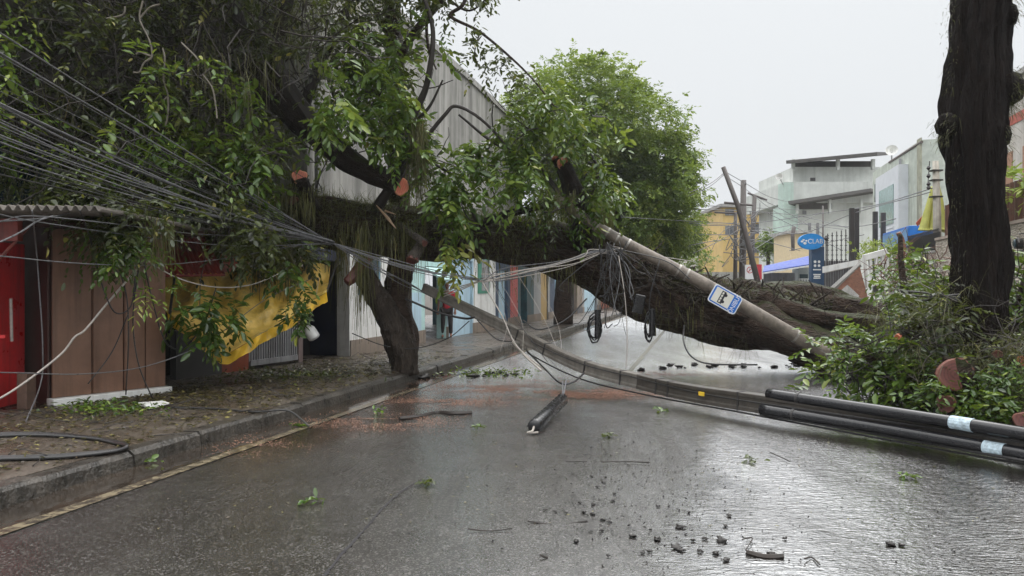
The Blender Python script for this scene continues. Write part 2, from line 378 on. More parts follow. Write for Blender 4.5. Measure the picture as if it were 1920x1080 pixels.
# ------------------------------------------------------------------ ground, road, pavements
def roadmat():
    m, n, b = M('wet_asphalt'); T = NT(n); p = T.pos()
    g = T('ShaderNodeSeparateXYZ', {0: p}); X, Yc = g.outputs['X'], g.outputs['Y']
    a = T.math('SUBTRACT', X, T.math('MULTIPLY', Yc, SL))
    big = T.noise(.42, T.pos((1, .7, 1)), 5, .6, .6); mid = T.noise(1.9, p, 6, .65); grain = T.noise(95, p, 2, .5); peb = T.noise(230, p, 1, .5)
    # standing water: deep on the right-hand lane and at the crown of the street, patchy on the left
    right = T.ramp(T.math('ADD', T.math('MULTIPLY', a, .125), .5), (.42, 0.), (.62, 1.))
    far = T.ramp(T.math('MULTIPLY', Yc, .05), (.42, 0.), (.70, 1.))
    near_kerb = T.math('MULTIPLY', T.ramp(T.math('ADD', T.math('MULTIPLY', a, -.2), 0.0), (.62, 0.), (.84, 1.)), T.ramp(T.math('MULTIPLY', Yc, .05), (.30, 0.), (.48, 1.)))
    wet = T.math('ADD', T.math('MULTIPLY', T.math('MAXIMUM', T.math('MAXIMUM', right, far), near_kerb), .46), T.math('ADD', T.math('MULTIPLY', big, .75), T.math('MULTIPLY', mid, .25)))
    pud = T.ramp(wet, (.58, 0.), (.74, 1.)); trk = T.noise(1.0, T.pos((1.5, .35, 1)), 6, .65, .7)
    base = T.mix(T.ramp(mid, (.3, 0.), (.7, 1.)), (.011, .009, .008), (.030, .026, .023))
    base = T.mix(T.ramp(grain, (.45, 0.), (.72, .55)), base, (.12, .11, .10))
    # reddish sap and sawdust washed along by the rain, in long stains
    st = T.ramp(T.noise(1.2, T.pos((1.2, .55, 1)), 6, .7, .8), (.56, 0.), (.72, .7))
    band = T.ramp(T.math('ABSOLUTE', T.math('SUBTRACT', Yc, 13.0)), (.0, 1.), (.9, 0.))
    base = T.mix(pud, base, (.022, .018, .015))
    vo = T('ShaderNodeTexVoronoi', {'Vector': p, 'Scale': 95.0}); chip = T('ShaderNodeSeparateColor', {0: vo.outputs['Color']}).outputs[0]
    base = T.mix(T.math('MULTIPLY', T.ramp(chip, (.78, 0.), (.92, 1.)), T.math('SUBTRACT', 1.0, T.math('MULTIPLY', pud, .8))), base, (.15, .14, .13))
    base = T.mix(T.math('MULTIPLY', near_kerb, .7), base, (.050, .030, .019))
    n.links.new(base, b.inputs['Base Color'])
    n.links.new(T.mix(pud, T.ramp(big, (.3, .22), (.7, .34)), (.06, .06, .06)), b.inputs['Roughness'])
    b.inputs['IOR'].default_value = 1.35
    # grain shows where the film is thin; rings and ripples where it is deep
    dry = T.math('SUBTRACT', 1.0, pud)
    b1 = T.bump(T.math('ADD', T.math('MULTIPLY', chip, T.math('MULTIPLY', dry, .8)), T.math('MULTIPLY', grain, T.math('MULTIPLY', dry, .8))), 1.0, .0045, None)
    rip = T.noise(30, T.pos((.7, 1.5, 1)), 3, .6, .5); rip2 = T.math('MULTIPLY', T.noise(9, T.pos((.6, 1.4, 1)), 3, .6), 1.2)
    h = T.math('MULTIPLY', T.math('ADD', rip, rip2), pud)
    b2 = T.bump(h, .5, .016, None, b1)
    nb = T.bump(T.noise(.6, p, 3), .05, .1, b, b2)
    # the film of water on top: mirror-like at the low angles a street is seen from
    gl = T('ShaderNodeBsdfGlossy', {'Color': (.95, .96, .97, 1), 'Roughness': T.mix(pud, T.ramp(mid, (.3, .06), (.7, .20)), T.ramp(far, (0., .06), (1., .24))), 'Normal': nb})
    lw = T('ShaderNodeLayerWeight', {'Blend': .5, 'Normal': nb}).outputs['Facing']
    fac = T.math('MULTIPLY', T.ramp(lw, (.30, .03), (.80, .95)), T.math('ADD', T.ramp(trk, (.35, .30), (.65, .75)), T.math('MULTIPLY', pud, .25)))
    ms = T('ShaderNodeMixShader', {0: fac}); n.links.new(b.outputs[0], ms.inputs[1]); n.links.new(gl.outputs[0], ms.inputs[2])
    n.links.new(ms.outputs[0], n.nodes['Material Output'].inputs['Surface'])
    return m
def pavemat():
    m, n, b = M('wet_pavement'); T = NT(n); p = T.pos()
    f = T.noise(1.6, p, 7, .68); fine = T.noise(38, p, 4, .7)
    br = T('ShaderNodeTexBrick', {'Vector': T('ShaderNodeMapping', {'Vector': p, 'Rotation': (0, 0, R(-14))}).outputs[0], 'Scale': 1.0, 'Mortar Size': .012, 'Brick Width': .5, 'Row Height': .5}, offset=0.0)
    c = T.mix(T.ramp(f, (.3, 0.), (.7, 1.)), (.050, .036, .026), (.125, .105, .085))
    c = T.mix(T.ramp(fine, (.42, 0.), (.72, .8)), c, (.030, .022, .015))
    c = T.mix(T.math('MULTIPLY', br.outputs['Fac'], .6), c, (.03, .025, .02))
    n.links.new(c, b.inputs['Base Color'])
    n.links.new(T.ramp(f, (.35, .12), (.62, .5)), b.inputs['Roughness'])
    T.bump(T.math('ADD', fine, T.math('MULTIPLY', br.outputs['Fac'], -.5)), .5, .02, b)
    return m
ROAD = roadmat(); PAVE = pavemat()
KERB = simple('kerb_stone', (.052, .045, .037), .34, .7, 5, 1.0, 26, streak=14, stain=(.012, .011, .008))
GROUND = simple('ground_soil', (.05, .04, .03), .9, .4, 2)

def strip(mb, a0, a1, Y0, Y1, z, n=1):
    ys = np.linspace(Y0, Y1, n + 1)
    v = [SP(a, y, z) for y in ys for a in (a0, a1)]
    return mb.add(v, [[2 * i, 2 * i + 1, 2 * i + 3, 2 * i + 2] for i in range(n)])
o = MB().add([(-300, -60, -.02), (300, -60, -.02), (300, 600, -.02), (-300, 600, -.02)], [[0, 1, 2, 3]]).build('ground', GROUND); tagit(o, kind='structure')
o = strip(MB(), -5.12, 3.0, -8, 130, 0).build('road', ROAD); tagit(o, kind='structure')
mb = MB(); v = []
for z in (-.01, .15):
    v += [SP(-16, -8, z), SP(-5.29, -8, z), SP(-5.29, 130, z), SP(-16, 130, z)]
mb.add(v, [[4, 5, 6, 7], [1, 2, 6, 5], [0, 1, 5, 4]]); o = mb.build('pavement', PAVE); tagit(o, kind='structure')
# kerbstones: each about a metre, worn and not quite in line
mb = MB(); y = -4.0
while y < 75:
    l = random.uniform(.9, 1.1); dx = random.uniform(-.012, .012); dz = random.uniform(-.012, .008)
    n_ = 5; V = []
    for i in range(n_):
        yy = y + (l - .012) * i / (n_ - 1); j = random.uniform(-.012, .012)
        V += [SP(-5.10 + dx + j, yy, -.01), SP(-5.115 + dx + j, yy, .115 + dz), SP(-5.15 + dx, yy, .152 + dz + j * .4), SP(-5.30, yy, .153 + dz)]
    mb.add(V, [[i * 4 + k, (i + 1) * 4 + k, (i + 1) * 4 + k + 1, i * 4 + k + 1] for i in range(n_ - 1) for k in range(3)] + [[0, 1, 2, 3], [n_ * 4 - 1, n_ * 4 - 2, n_ * 4 - 3, n_ * 4 - 4]])
    y += l
o = mb.build('kerb', KERB); tagit(o, kind='structure')
# gutter full of running water, then the worn painted edge line
m, n, b = M('gutter_water'); T = NT(n)
n.links.new(T.mix(T.ramp(T.noise(1.5, T.pos(), 5), (.35, 0.), (.7, 1.)), (.022, .017, .013), (.050, .038, .028)), b.inputs['Base Color']); b.inputs['Roughness'].default_value = .07; b.inputs['IOR'].default_value = 1.5
T.bump(T.noise(14, T.pos((1, .5, 1)), 3), .12, .02, b)
o = strip(MB(), -5.13, -4.64, -8, 60, .006).build('gutter_water', m); tagit(o, kind='structure')
m, n, b = M('worn_line_paint'); T = NT(n)
c = T.mix(T.ramp(T.noise(9, T.pos(), 6, .7), (.42, 0.), (.58, 1.)), (.04, .034, .028), (.20, .165, .11)); n.links.new(c, b.inputs['Base Color']); b.inputs['Roughness'].default_value = .2
o = strip(MB(), -4.66, -4.54, -8, 60, .0075).build('edge_line', m); tagit(o, kind='structure')
m, n, b = M('worn_yellow_paint'); T = NT(n)
c = T.mix(T.ramp(T.noise(6, T.pos(), 6, .7), (.4, 0.), (.62, 1.)), (.045, .042, .036), (.15, .13, .05)); n.links.new(c, b.inputs['Base Color']); b.inputs['Roughness'].default_value = .2
mb = MB(); strip(mb, -1.42, -1.32, 14, 70, .004)
o = mb.build('centre_line', m); tagit(o, kind='structure')
mb = MB(); pts = cat([G(600, 1090, .004), G(640, 1040, .004), G(690, 985, .004), G(715, 955, .004), G(748, 925, .004), G(790, 898, .004)], 8)
for i in range(len(pts) - 1):
    d_ = nz(pts[i + 1] - pts[i]); s_ = np.array([d_[1], -d_[0], 0]) * (.006 + .006 * random.random()); j_ = rnd(1, .004)[0] * [1, 1, 0]
    mb.add([pts[i] - s_ + j_, pts[i] + s_ + j_, pts[i + 1] + s_, pts[i + 1] - s_], [[0, 1, 2, 3]])
o = mb.build('road_crack', DARK); tagit(o, kind='structure')
# right-hand pavement and the raised forecourt beyond
mb = MB(); v = []
for z in (-.01, .11):
    v += [SP(3.1, -8, z), SP(12, -8, z), SP(12, 130, z), SP(3.1, 130, z)]
mb.add(v, [[4, 5, 6, 7], [3, 0, 4, 7], [0, 1, 5, 4]]); o = mb.build('pavement', PAVE); tagit(o, kind='structure')
mb = MB(); y = 2.0
while y < 60:
    l = random.uniform(.9, 1.1); j = random.uniform(-.01, .01)
    mb.box(SP(3.03 + j, y + l / 2, .052), SN * .075, SD * (l / 2 - .006) * 1.03, ZU * .063); y += l
o = mb.build('kerb', KERB, bevel=.012); tagit(o, kind='structure')
mb = MB().box(SP(8.2, 44, .62), SN * 6.4, SD * 14, ZU * .64); o = mb.build('forecourt', CONC_L); tagit(o, kind='structure')

# ------------------------------------------------------------------ left: red kiosk, brown kiosk, corrugated roof
RED = simple('red_paint', (.50, .028, .03), .35, .25, 5, streak=12, stain=(.2, .02, .02))
RED_D = simple('dark_red_sheet', (.17, .026, .018), .5, .35, 5, streak=9, stain=(.04, .012, .01))
BROWN = simple('brown_paint', (.185, .098, .062), .42, .22, 3, .15, 30, streak=7, stain=(.085, .045, .03))
BROWN_D = simple('dark_brown_paint', (.055, .026, .020), .5, .3, 3)
WHITE = simple('white_paint', (.72, .72, .70), .5, .15, 4, streak=5, stain=(.4, .38, .34))
FIBRO = simple('fibre_cement', (.17, .15, .13), .8, .4, 5, .3, 40, streak=6, stain=(.06, .055, .04))

p0 = np.array([-6.13, 8.70, .15]); ks = np.array([1.0, .05, 0]); kb = np.array([-.05, 1.0, 0])
t = thing('red_kiosk', 'red painted metal kiosk cut off by the left edge, under the corrugated sheet roof', 'kiosk', p0)
MB().box(p0 - ks * .75 + kb * .5 + ZU * 1.03, ks * .62, kb * .48, ZU * 1.02).build('body', RED, t, bevel=.01)
MB().box(p0 - ks * .06 + ZU * 1.02, ks * .06, kb * .06, ZU * 1.02).build('post', RED, t, bevel=.008)
MB().box(p0 - ks * .155 + kb * .02 + ZU * 1.0, ks * .028, kb * .03, ZU * 1.0).build('door_frame', RED, t, bevel=.006)
MB().box(p0 - ks * .35 + kb * .03 + ZU * 2.16, ks * .72, kb * .05, ZU * .13).build('fascia', RED_D, t)
MB().tube([p0 - ks * .02 + ZU * 1.62, p0 + ks * .42 + kb * .1 + ZU * 2.2], .02, 6).build('brace', RED_D, t)
MB().box(p0 - ks * .05 - kb * .09 + ZU * .92, ks * .33, kb * .02, ZU * .018).build('shelf_bar', RED, t)
MB().tube([p0 - ks * .14 - kb * .08 + ZU * .77, p0 + ks * .2 - kb * .08 + ZU * .9], .009, 5).build('shelf_brace', RED_D, t)
def text(name, body, size, mat, origin, xdir, updir, parent, extrude=.002, align='CENTER', squash=1.0):
    cu = bpy.data.curves.new('lettering', 'FONT'); cu.body = body; cu.size = size; cu.extrude = extrude; cu.align_x = align; cu.align_y = 'CENTER'
    tmp = bpy.data.objects.new('lettering', cu); COL.objects.link(tmp)
    me = bpy.data.meshes.new_from_object(tmp.evaluated_get(bpy.context.evaluated_depsgraph_get()))
    bpy.data.objects.remove(tmp)
    x = Vector(nz(xdir)); yv = Vector(nz(updir)); z = x.cross(yv)
    root = parent
    while root.parent: root = root.parent
    off = Vector(root.location) if root.type == 'EMPTY' else Vector((0, 0, 0))
    mtx = Matrix((x * squash, yv, z)).transposed().to_4x4(); mtx.translation = Vector(origin) - off
    me.transform(mtx)
    return fin(name, me, mat, parent)
text('number_lettering', '74', .15, WHITE, p0 - ks * .10 - kb * .064 + ZU * 1.70, ks, ZU, t)
# timber prop and crate beside it
o = MB().tube([P(22, 640, 9.2), P(20, 560, 9.2)], .018, 6).build('prop_stick', CABLE_W); tagit(o, 'short pale stick standing upright beside the red kiosk post', 'stick')
p = np.array([-5.95, 9.15, .15])
o = MB().box(p + ZU * .22, ks * .06, kb * .10, ZU * .22).build('wooden_block', simple('rotten_board', (.12, .07, .05), .7, .5, 10), bevel=.01); tagit(o, 'weathered board stub at the foot of the red post', 'board')

A, B = G(97, 760, .15), G(311, 735, .15)
kd = nz(B - A); kn = np.array([-kd[1], kd[0], 0]); KL = np.linalg.norm(B - A)
t = thing('brown_kiosk', 'brown painted wooden kiosk with closed tall panels on the left pavement', 'kiosk', A)
MB().wall(A + kn * .03 + kd * .02, B + kn * .03 - kd * .02, .22, 2.5, 1.5).build('body', BROWN_D, t)
MB().box((A + B) / 2 - kn * .02 + ZU * .04, kd * (KL / 2 + .03), kn * .10, ZU * .045).build('plinth', WHITE, t, bevel=.01)
MB().box((A + A * 0) + kn * .78 - kd * .012 + ZU * 1.14, kd * .012, kn * .72, ZU * 1.14).build('side_panel', BROWN_D, t)
cuts = [0, .325, .60, .80, 1.0]
for i in range(4):
    s0, s1 = cuts[i] * KL + .008, cuts[i + 1] * KL - .008
    c = A + kd * (s0 + s1) / 2 + ZU * 1.165
    d_ = MB().box(c + kn * .012, kd * (s1 - s0) / 2, kn * .018, ZU * 1.075).build('door_panel', BROWN, t, bevel=.006)
    if i in (1, 2):
        sub('frame_batten', MB().box(c - kn * .014 - kd * ((s1 - s0) / 2 - .03), kd * .022, kn * .007, ZU * 1.07), BROWN, d_)
MB().box((A + B) / 2 + kn * .6 + ZU * 2.42, kd * (KL / 2 + .08), kn * .8, ZU * .04).build('roof', FIBRO, t)

# corrugated roof over both kiosks (its wavy edge towards us)
t = thing('corrugated_roof', 'grey corrugated fibre cement roof sheet above the red kiosk', 'roof sheet', (-6.5, 8.3, 2.5))
mb = MB(); x0, x1 = -7.4, -4.62; nx = 260; xs = np.linspace(x0, x1, nx); V = []
ysr = np.linspace(8.3, 11.2, 8)
for lay in (0, -.013):
    for yy in ysr:
        for xx in xs:
            ed = (xx - x0) / (x1 - x0)
            V.append((xx + .05 * (yy - 8.3), yy + .10 * ed, 2.565 - .04 * ed - .01 * (yy - 8.3) + .030 * math.sin(xx * 2 * math.pi / .105) + lay + .006 * math.sin(xx * 2.3)))
ny = len(ysr); N0 = nx * ny; f = []
for j in range(ny - 1):
    for i in range(nx - 1):
        q_ = j * nx + i; f += [[q_, q_ + 1, q_ + nx + 1, q_ + nx], [N0 + q_, N0 + q_ + nx, N0 + q_ + nx + 1, N0 + q_ + 1]]
for i in range(nx - 1): f += [[i, N0 + i, N0 + i + 1, i + 1]]
for j in range(ny - 1): q_ = j * nx + nx - 1; f += [[q_, N0 + q_, N0 + q_ + nx, q_ + nx]]
mb.add(V, f); mb.build('roof_sheet', FIBRO, t, smooth=True)
MB().box(np.array([-5.9, 9.4, 2.44]), np.array([1.3, .05, 0]), np.array([0, .03, 0]), ZU * .045).build('purlin', BROWN_D, t)
MB().box(np.array([-5.8, 10.8, 2.42]), np.array([1.3, .05, 0]), np.array([0, .03, 0]), ZU * .045).build('purlin', BROWN_D, t)

# ------------------------------------------------------------------ stall behind: dark shop, red pier, grey shutter, awnings
YEL = simple('yellow_canvas', (.66, .40, .02), .45, .3, 4, .25, 25, streak=8, stain=(.28, .2, .07))
m, n, b = M('grubby_yellow_canvas'); T = NT(n); p_ = T.pos()
g = T.noise(2.4, T.pos((1, 1, .5)), 6, .65)
cc = T.mix(T.ramp(g, (.36, 0.), (.60, 1.)), (.50, .32, .04), (.88, .62, .17)); cc = T.mix(T.ramp(T.noise(7, p_, 6, .7), (.5, 0.), (.75, .7)), cc, (.18, .13, .05))
n.links.new(cc, b.inputs['Base Color']); b.inputs['Roughness'].default_value = .42; T.bump(T.noise(14, T.pos((1, 1, .25)), 4), .5, .03, b); CANVAS = m
NAVY = simple('navy_paint', (.012, .017, .045), .6, .4, 3)
GREYP = simple('grey_panel', (.30, .30, .31), .45, .2, 5, streak=7)
ORANGE = simple('brick_red_paint', (.30, .065, .025), .6, .3, 5, streak=8, stain=(.12, .04, .03))
W0, W1 = np.array([-5.75, 11.35, 0]), np.array([-3.55, 17.0, 0]); wd = nz(W1 - W0); wn_ = np.array([-wd[1], wd[0], 0])
def onwall(px):  # point of the shop line under a pixel column
    k = (px - 960) / F; s = (k * W0[1] - W0[0]) / (wd[0] - k * wd[1]); return W0 + wd * s
t = thing('stall_shop', 'dark low shop with brick red pier and grey shutter behind the yellow awning', 'shop', W0)
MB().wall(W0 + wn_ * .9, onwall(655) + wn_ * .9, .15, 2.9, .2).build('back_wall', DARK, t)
MB().wall(W0, onwall(566), 2.25, 3.2, .9).build('lintel', BROWN_D, t)
MB().wall(onwall(566), onwall(655), 2.25, 3.2, .9).build('lintel', NAVY, t)
MB().wall(onwall(330), onwall(416), .15, .95, .12).build('counter', simple('dark_grey_plaster', (.05, .048, .045), .6, .3), t)
MB().wall(onwall(416), onwall(466), .15, 2.25, .4).build('pier', ORANGE, t)
sh = MB().wall(onwall(468) + wn_ * .06, onwall(560) + wn_ * .06, .2, 2.25, .05).build('shutter', GREYP, t)
mb = MB(); a0, a1 = onwall(470), onwall(558); nb_ = 20
for i in range(nb_ + 1): c = a0 + (a1 - a0) * i / nb_; mb.box(c + wn_ * .04 + ZU * 1.1, wd * .018, wn_ * .018, ZU * .82)
sub('slats', mb, GREYP, sh)
mb = MB(); mb.box((a0 + a1) / 2 + wn_ * .02 + ZU * .26, (a1 - a0) / 2, wn_ * .03, ZU * .05); mb.box((a0 + a1) / 2 + wn_ * .02 + ZU * 1.02, (a1 - a0) / 2, wn_ * .025, ZU * .03)
sub('rail', mb, GREYP, sh)
MB().wall(onwall(560), onwall(568), .15, 2.25, .12).build('post', simple('pinkish_post', (.22, .16, .15), .5), t)
MB().wall(onwall(645), onwall(657), .15, 3.2, .9).build('end_wall', NAVY, t)

t = thing('maroon_awning', 'dark red sheet metal awning sagging above the yellow canvas', 'awning', P(350, 480, 11))
mb = MB(); u0, u1, v1, v0 = P(282, 442, 11.3), P(378, 436, 11.9), P(422, 513, 11.3), P(298, 515, 10.75)
nu = 40; V = []
for j in range(5):
    for i in range(nu):
        a_, b_ = i / (nu - 1), j / 4; q_ = (u0 * (1 - a_) + u1 * a_) * (1 - b_) + (v0 * (1 - a_) + v1 * a_) * b_
        V.append(q_ + ZU * .012 * math.sin(a_ * 75))
mb.add(V, [[j * nu + i, j * nu + i + 1, (j + 1) * nu + i + 1, (j + 1) * nu + i] for j in range(4) for i in range(nu - 1)])
o = mb.build('sheet', RED_D, t); md = o.modifiers.new('thick', 'SOLIDIFY'); md.thickness = .008
MB().tube([v0 - ZU * .02, v1 - ZU * .02], .022, 6).build('edge_tube', RED_D, t)

t = thing('yellow_awning', 'torn yellow canvas awning collapsed in front of the grey shutter', 'awning', P(470, 600, 11.8))
up = cat([P(300, 520, 12.0), P(360, 508, 12.2), P(440, 505, 12.6), (P(530, 500, 13.0)), P(620, 495, 13.5)], 10)
lo = cat([P(312, 585, 11.0), P(350, 612, 10.95), P(398, 650, 11.0), P(432, 658, 11.05), P(520, 607, 11.7), P(612, 548, 12.5)], 8)
def resamp(p, n):
    d = np.r_[0, np.cumsum(np.linalg.norm(np.diff(p, axis=0), axis=1))]; tt = np.linspace(0, d[-1], n)
    return np.stack([np.interp(tt, d, p[:, k]) for k in range(3)], 1)
nu, nv = 90, 24; up, lo2 = resamp(up, nu), resamp(lo, nu); V = []
for j in range(nv):
    s = j / (nv - 1)
    for i in range(nu):
        a_ = i / (nu - 1); q_ = up[i] * (1 - s) + lo2[i] * s
        fold = math.sin(a_ * 30 + 6 * s) * .07 * (1 - s) + math.sin((a_ - .42) * 60 * (1 - .7 * s)) * .075 * s
        fold += mnoise.fractal(Vector((a_ * 6, s * 3, 1.3)), 1, 2, 4) * .16
        V.append(q_ + np.array([.3, -1, .25]) * fold - ZU * .16 * math.sin(math.pi * s) * (1 - .5 * a_))
mb = MB().add(V, [[j * nu + i, j * nu + i + 1, (j + 1) * nu + i + 1, (j + 1) * nu + i] for j in range(nv - 1) for i in range(nu - 1)])
mb.build('canopy', CANVAS, t, smooth=True)
edge = np.array(V[-nu:]); V2 = []
for j in range(4):
    for i in range(nu):
        V2.append(edge[i] + ZU * (-.055 * j + (.010 * abs(math.sin(i * .9)) if j == 3 else 0)) + np.array([.02, -.03, 0]) * (1 + math.sin(i * .55 + j) * .7))
mb = MB().add(V2, [[j * nu + i, j * nu + i + 1, (j + 1) * nu + i + 1, (j + 1) * nu + i] for j in range(3) for i in range(nu - 1)])
mb.build('valance', YEL, t, smooth=True)
MB().tube([P(612, 548, 12.55), P(640, 470, 13.3)], .02, 6).build('arm', IRON, t)
MB().tube([P(318, 590, 11.05), P(330, 500, 12.1)], .02, 6).build('arm', IRON, t)

_jp = cat([P(574, 611, 12.55), P(578, 616, 12.55), P(583, 623, 12.55), P(588, 631, 12.55), P(591, 636, 12.55)], 4); _nj = len(_jp)
o = MB().tube(_jp, [.02, .03, .05, .07, .085, .095, .10, .10, .10, .10, .10, .10, .10, .10, .095, .085, .06][:_nj], 10)
o = o.build('plastic_jug', simple('white_plastic', (.62, .62, .60), .35, .2), smooth=True); tagit(o, 'white plastic container hanging in front of the dark doorway', 'container')
o = MB().tube([P(578, 612, 12.6), P(592, 560, 12.6), P(598, 520, 12.7)], .006, 5).build('hanging_cord', CABLE_W); tagit(o, 'thin cord holding up the white plastic container', 'cord')

# ------------------------------------------------------------------ left street front beyond the leaning trunk
AW = -7.7
def Yw(px, a=AW): return a * F / (px - 960 - SL * F)
MINT = simple('mint_paint', (.45, .66, .64), .55, .18, 3, streak=4, stain=(.3, .42, .4)); LBLUE = simple('pale_blue_paint', (.42, .58, .68), .5, .18, 3, streak=6, stain=(.25, .35, .4))
CREAM = simple('cream_wall', (.62, .60, .53), .7, .15, 3, streak=3, stain=(.4, .36, .3)); DGREY = simple('dark_grey_wall', (.09, .09, .10), .6, .3, 3)
DBLUE = simple('deep_blue_paint', (.03, .055, .10), .5, .35, 3); TEAL = simple('teal_mural', (.03, .09, .11), .55, .8, 1.8); OCHRE = simple('ochre_paint', (.38, .25, .09), .5, .25, 3, streak=5, stain=(.3, .18, .05))
SKYB = simple('sky_blue_paint', (.12, .25, .34), .5, .25, 3); TAN = simple('tan_plaster', (.24, .19, .15), .7, .3, 3, streak=4)
GLASS = simple('dark_glass', (.03, .05, .06), .08, .3, 3)
def front(px0, px1, label, wallmat, H=3.15, doors=(), awn=None, dep=4.0, z0=.15):
    y0, y1 = Yw(px0), Yw(px1); q0, q1 = SP(AW, y0), SP(AW, y1)
    t = thing('shopfront', label, 'shop', q0); segs = []; L_ = y1 - y0
    cur = 0
    for (f0, f1, h, nm, mat_, rec) in doors:
        if f0 > cur: segs.append((cur, f0, z0))
        segs.append((f0, f1, h)); cur = f1
    if cur < 1: segs.append((cur, 1, z0))
    for f0, f1, zb in segs: MB().wall(SP(AW, y0 + L_ * f0 + .004), SP(AW, y0 + L_ * f1 - .004), zb, H, .3).build('wall', wallmat, t)
    if doors: MB().wall(SP(AW - 3.5, y0 + .02), SP(AW - 3.5, y1 - .02), z0, H, .15).build('back_wall', wallmat, t)
    for (f0, f1, h, nm, mat_, rec) in doors:
        MB().wall(SP(AW - rec, y0 + L_ * f0 + .02), SP(AW - rec, y0 + L_ * f1 - .02), z0, h + .02, .06).build(nm, mat_, t)
    MB().wall(SP(AW + .03, y0 + .02), SP(AW + .03, y1 - .02), 2.85, 3.12, .028).build('sign_board', GREYP if wallmat is not GREYP else DGREY, t)
    for f0, f1, zb in segs:
        if zb == z0: MB().wall(SP(AW + .025, y0 + L_ * f0 + .02), SP(AW + .025, y0 + L_ * f1 - .02), z0, z0 + .35, .022).build('plinth', TAN if wallmat is not TAN else DGREY, t)
    if awn:
        mat_, za, out = awn; mb = MB()
        mb.poly([SP(AW + .01, y0 + .1, za), SP(AW + .01, y1 - .1, za), SP(AW + out, y1 - .1, za - .35), SP(AW + out, y0 + .1, za - .35)], .05); mb.build('awning', mat_, t)
    return t
t = front(655, 757, 'white rendered shop with a blue window behind the leaning dead trunk', WHITE, doors=[])
wi = MB().wall(SP(AW + .03, 16.9), SP(AW + .03, 18.0), 1.5, 2.6, .05).build('window', SKYB, t)
sub('pane', MB().wall(SP(AW + .035, 17.0), SP(AW + .035, 17.9), 1.6, 2.5, .02), GLASS, wi)
t = front(757, 793, 'mint green shop wall just past the leaning dead trunk', MINT, doors=[])
MB().wall(SP(AW + .015, 19.75), SP(AW + .015, 20.7), .2, 1.55, .04).build('lower_panel', LBLUE, t)
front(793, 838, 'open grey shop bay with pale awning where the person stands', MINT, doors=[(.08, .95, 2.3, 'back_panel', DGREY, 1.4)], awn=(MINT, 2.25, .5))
t = front(838, 888, 'pale blue corrugated shutter of the shop beside the person', LBLUE, doors=[(.05, .95, 2.6, 'shutter', LBLUE, .08)])
t = front(888, 929, 'white shop wall with a louvred green edged window above', WHITE, doors=[])
wi = MB().wall(SP(AW + .03, 26.0), SP(AW + .03, 27.4), 1.5, 2.8, .05).build('window', simple('green_frame', (.05, .22, .15), .5), t)
sub('louvre', MB().wall(SP(AW + .04, 26.4), SP(AW + .04, 27.3), 1.6, 2.7, .03), GREYP, wi)
front(929, 957, 'dark blue painted shop next to the red pillar', DBLUE, doors=[(.2, .8, 2.4, 'door', LBLUE, .12)])
front(957, 971, 'narrow bright red pillar shopfront', RED, H=3.0, doors=[])
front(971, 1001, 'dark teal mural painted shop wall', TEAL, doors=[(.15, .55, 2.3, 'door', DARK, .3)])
front(1001, 1012, 'narrow grey shop wall left of the ochre door', GREYP, doors=[])
front(1012, 1031, 'shop with an ochre yellow door', GREYP, doors=[(.1, .8, 2.6, 'door', OCHRE, .06)])
front(1031, 1056, 'shop with a bright sky blue door', DBLUE, doors=[(.35, .85, 2.7, 'door', SKYB, .06)])
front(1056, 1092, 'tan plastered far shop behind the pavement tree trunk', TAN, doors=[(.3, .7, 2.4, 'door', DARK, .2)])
front(1092, 1122, 'grey shuttered far shop at the street bend', GREYP, doors=[(.1, .9, 2.4, 'shutter', LBLUE, .1)])
t = front(1122, 1180, 'farthest low shop with a white awning seen under the fallen trunk', TAN, doors=[(.05, .3, 2.4, 'door', ORANGE, .1)], awn=(WHITE, 2.9, 1.0))

# tall stained concrete hall above the shops
m, n, b = M('rain_stained_render'); T = NT(n)
g = T.noise(1.1, T.pos((1, 1, .05)), 7, .72); g2 = T.noise(2.6, T.pos((1, 1, .07)), 7, .75, .5); lf = T.noise(2, T.pos(), 5)
c = T.mix(T.ramp(g, (.36, 0.), (.62, 1.)), (.42, .41, .38), (.19, .185, .17)); c = T.mix(T.ramp(g2, (.47, 0.), (.66, .8)), c, (.085, .085, .075)); c = T.mix(T.ramp(lf, (.45, 0.), (.7, .35)), c, (.42, .41, .38))
n.links.new(c, b.inputs['Base Color']); b.inputs['Roughness'].default_value = .8; STAIN = m
t = thing('concrete_hall', 'tall windowless rain streaked grey building above the left shops', 'building', SP(AW, 15.3))
MB().wall(SP(AW - .32, 15.3), SP(AW - .32, 33), 3.17, 8.9, 6).build('wall', STAIN, t)
MB().wall(SP(AW - .25, 15.28), SP(AW - .25, 33.02), 8.9, 9.1, .4).build('coping', CONC_L, t)
MB().tube([SP(AW - .2, 15.45, 3.2), SP(AW - .2, 15.45, 8.9)], .05, 8).build('drain_pipe', GREYP, t)
t = thing('left_house', 'dim two storey house buried in foliage behind the kiosks', 'house', (-9, 12, 0))
MB().wall(np.array([-9.6, 9.0, 0]), np.array([-5.2, 17.5, 0]), .1, 7.5, 5).build('wall', simple('dim_plaster', (.10, .09, .08), .8, .3), t)
for px_, z_ in ((60, 3.4), (300, 3.8)):
    k = (px_ - 960) / F; s = (k * 9.0 + 9.6) / (.46 - k * .888); q_ = np.array([-9.6 + .46 * s, 9 + .888 * s, 0]); d_ = nz([4.4, 8.5, 0]); nn = np.array([d_[1], -d_[0], 0])
    MB().box(q_ + nn * .02 + ZU * z_, d_ * .5, nn * .03, ZU * .6).build('window', GLASS, t)
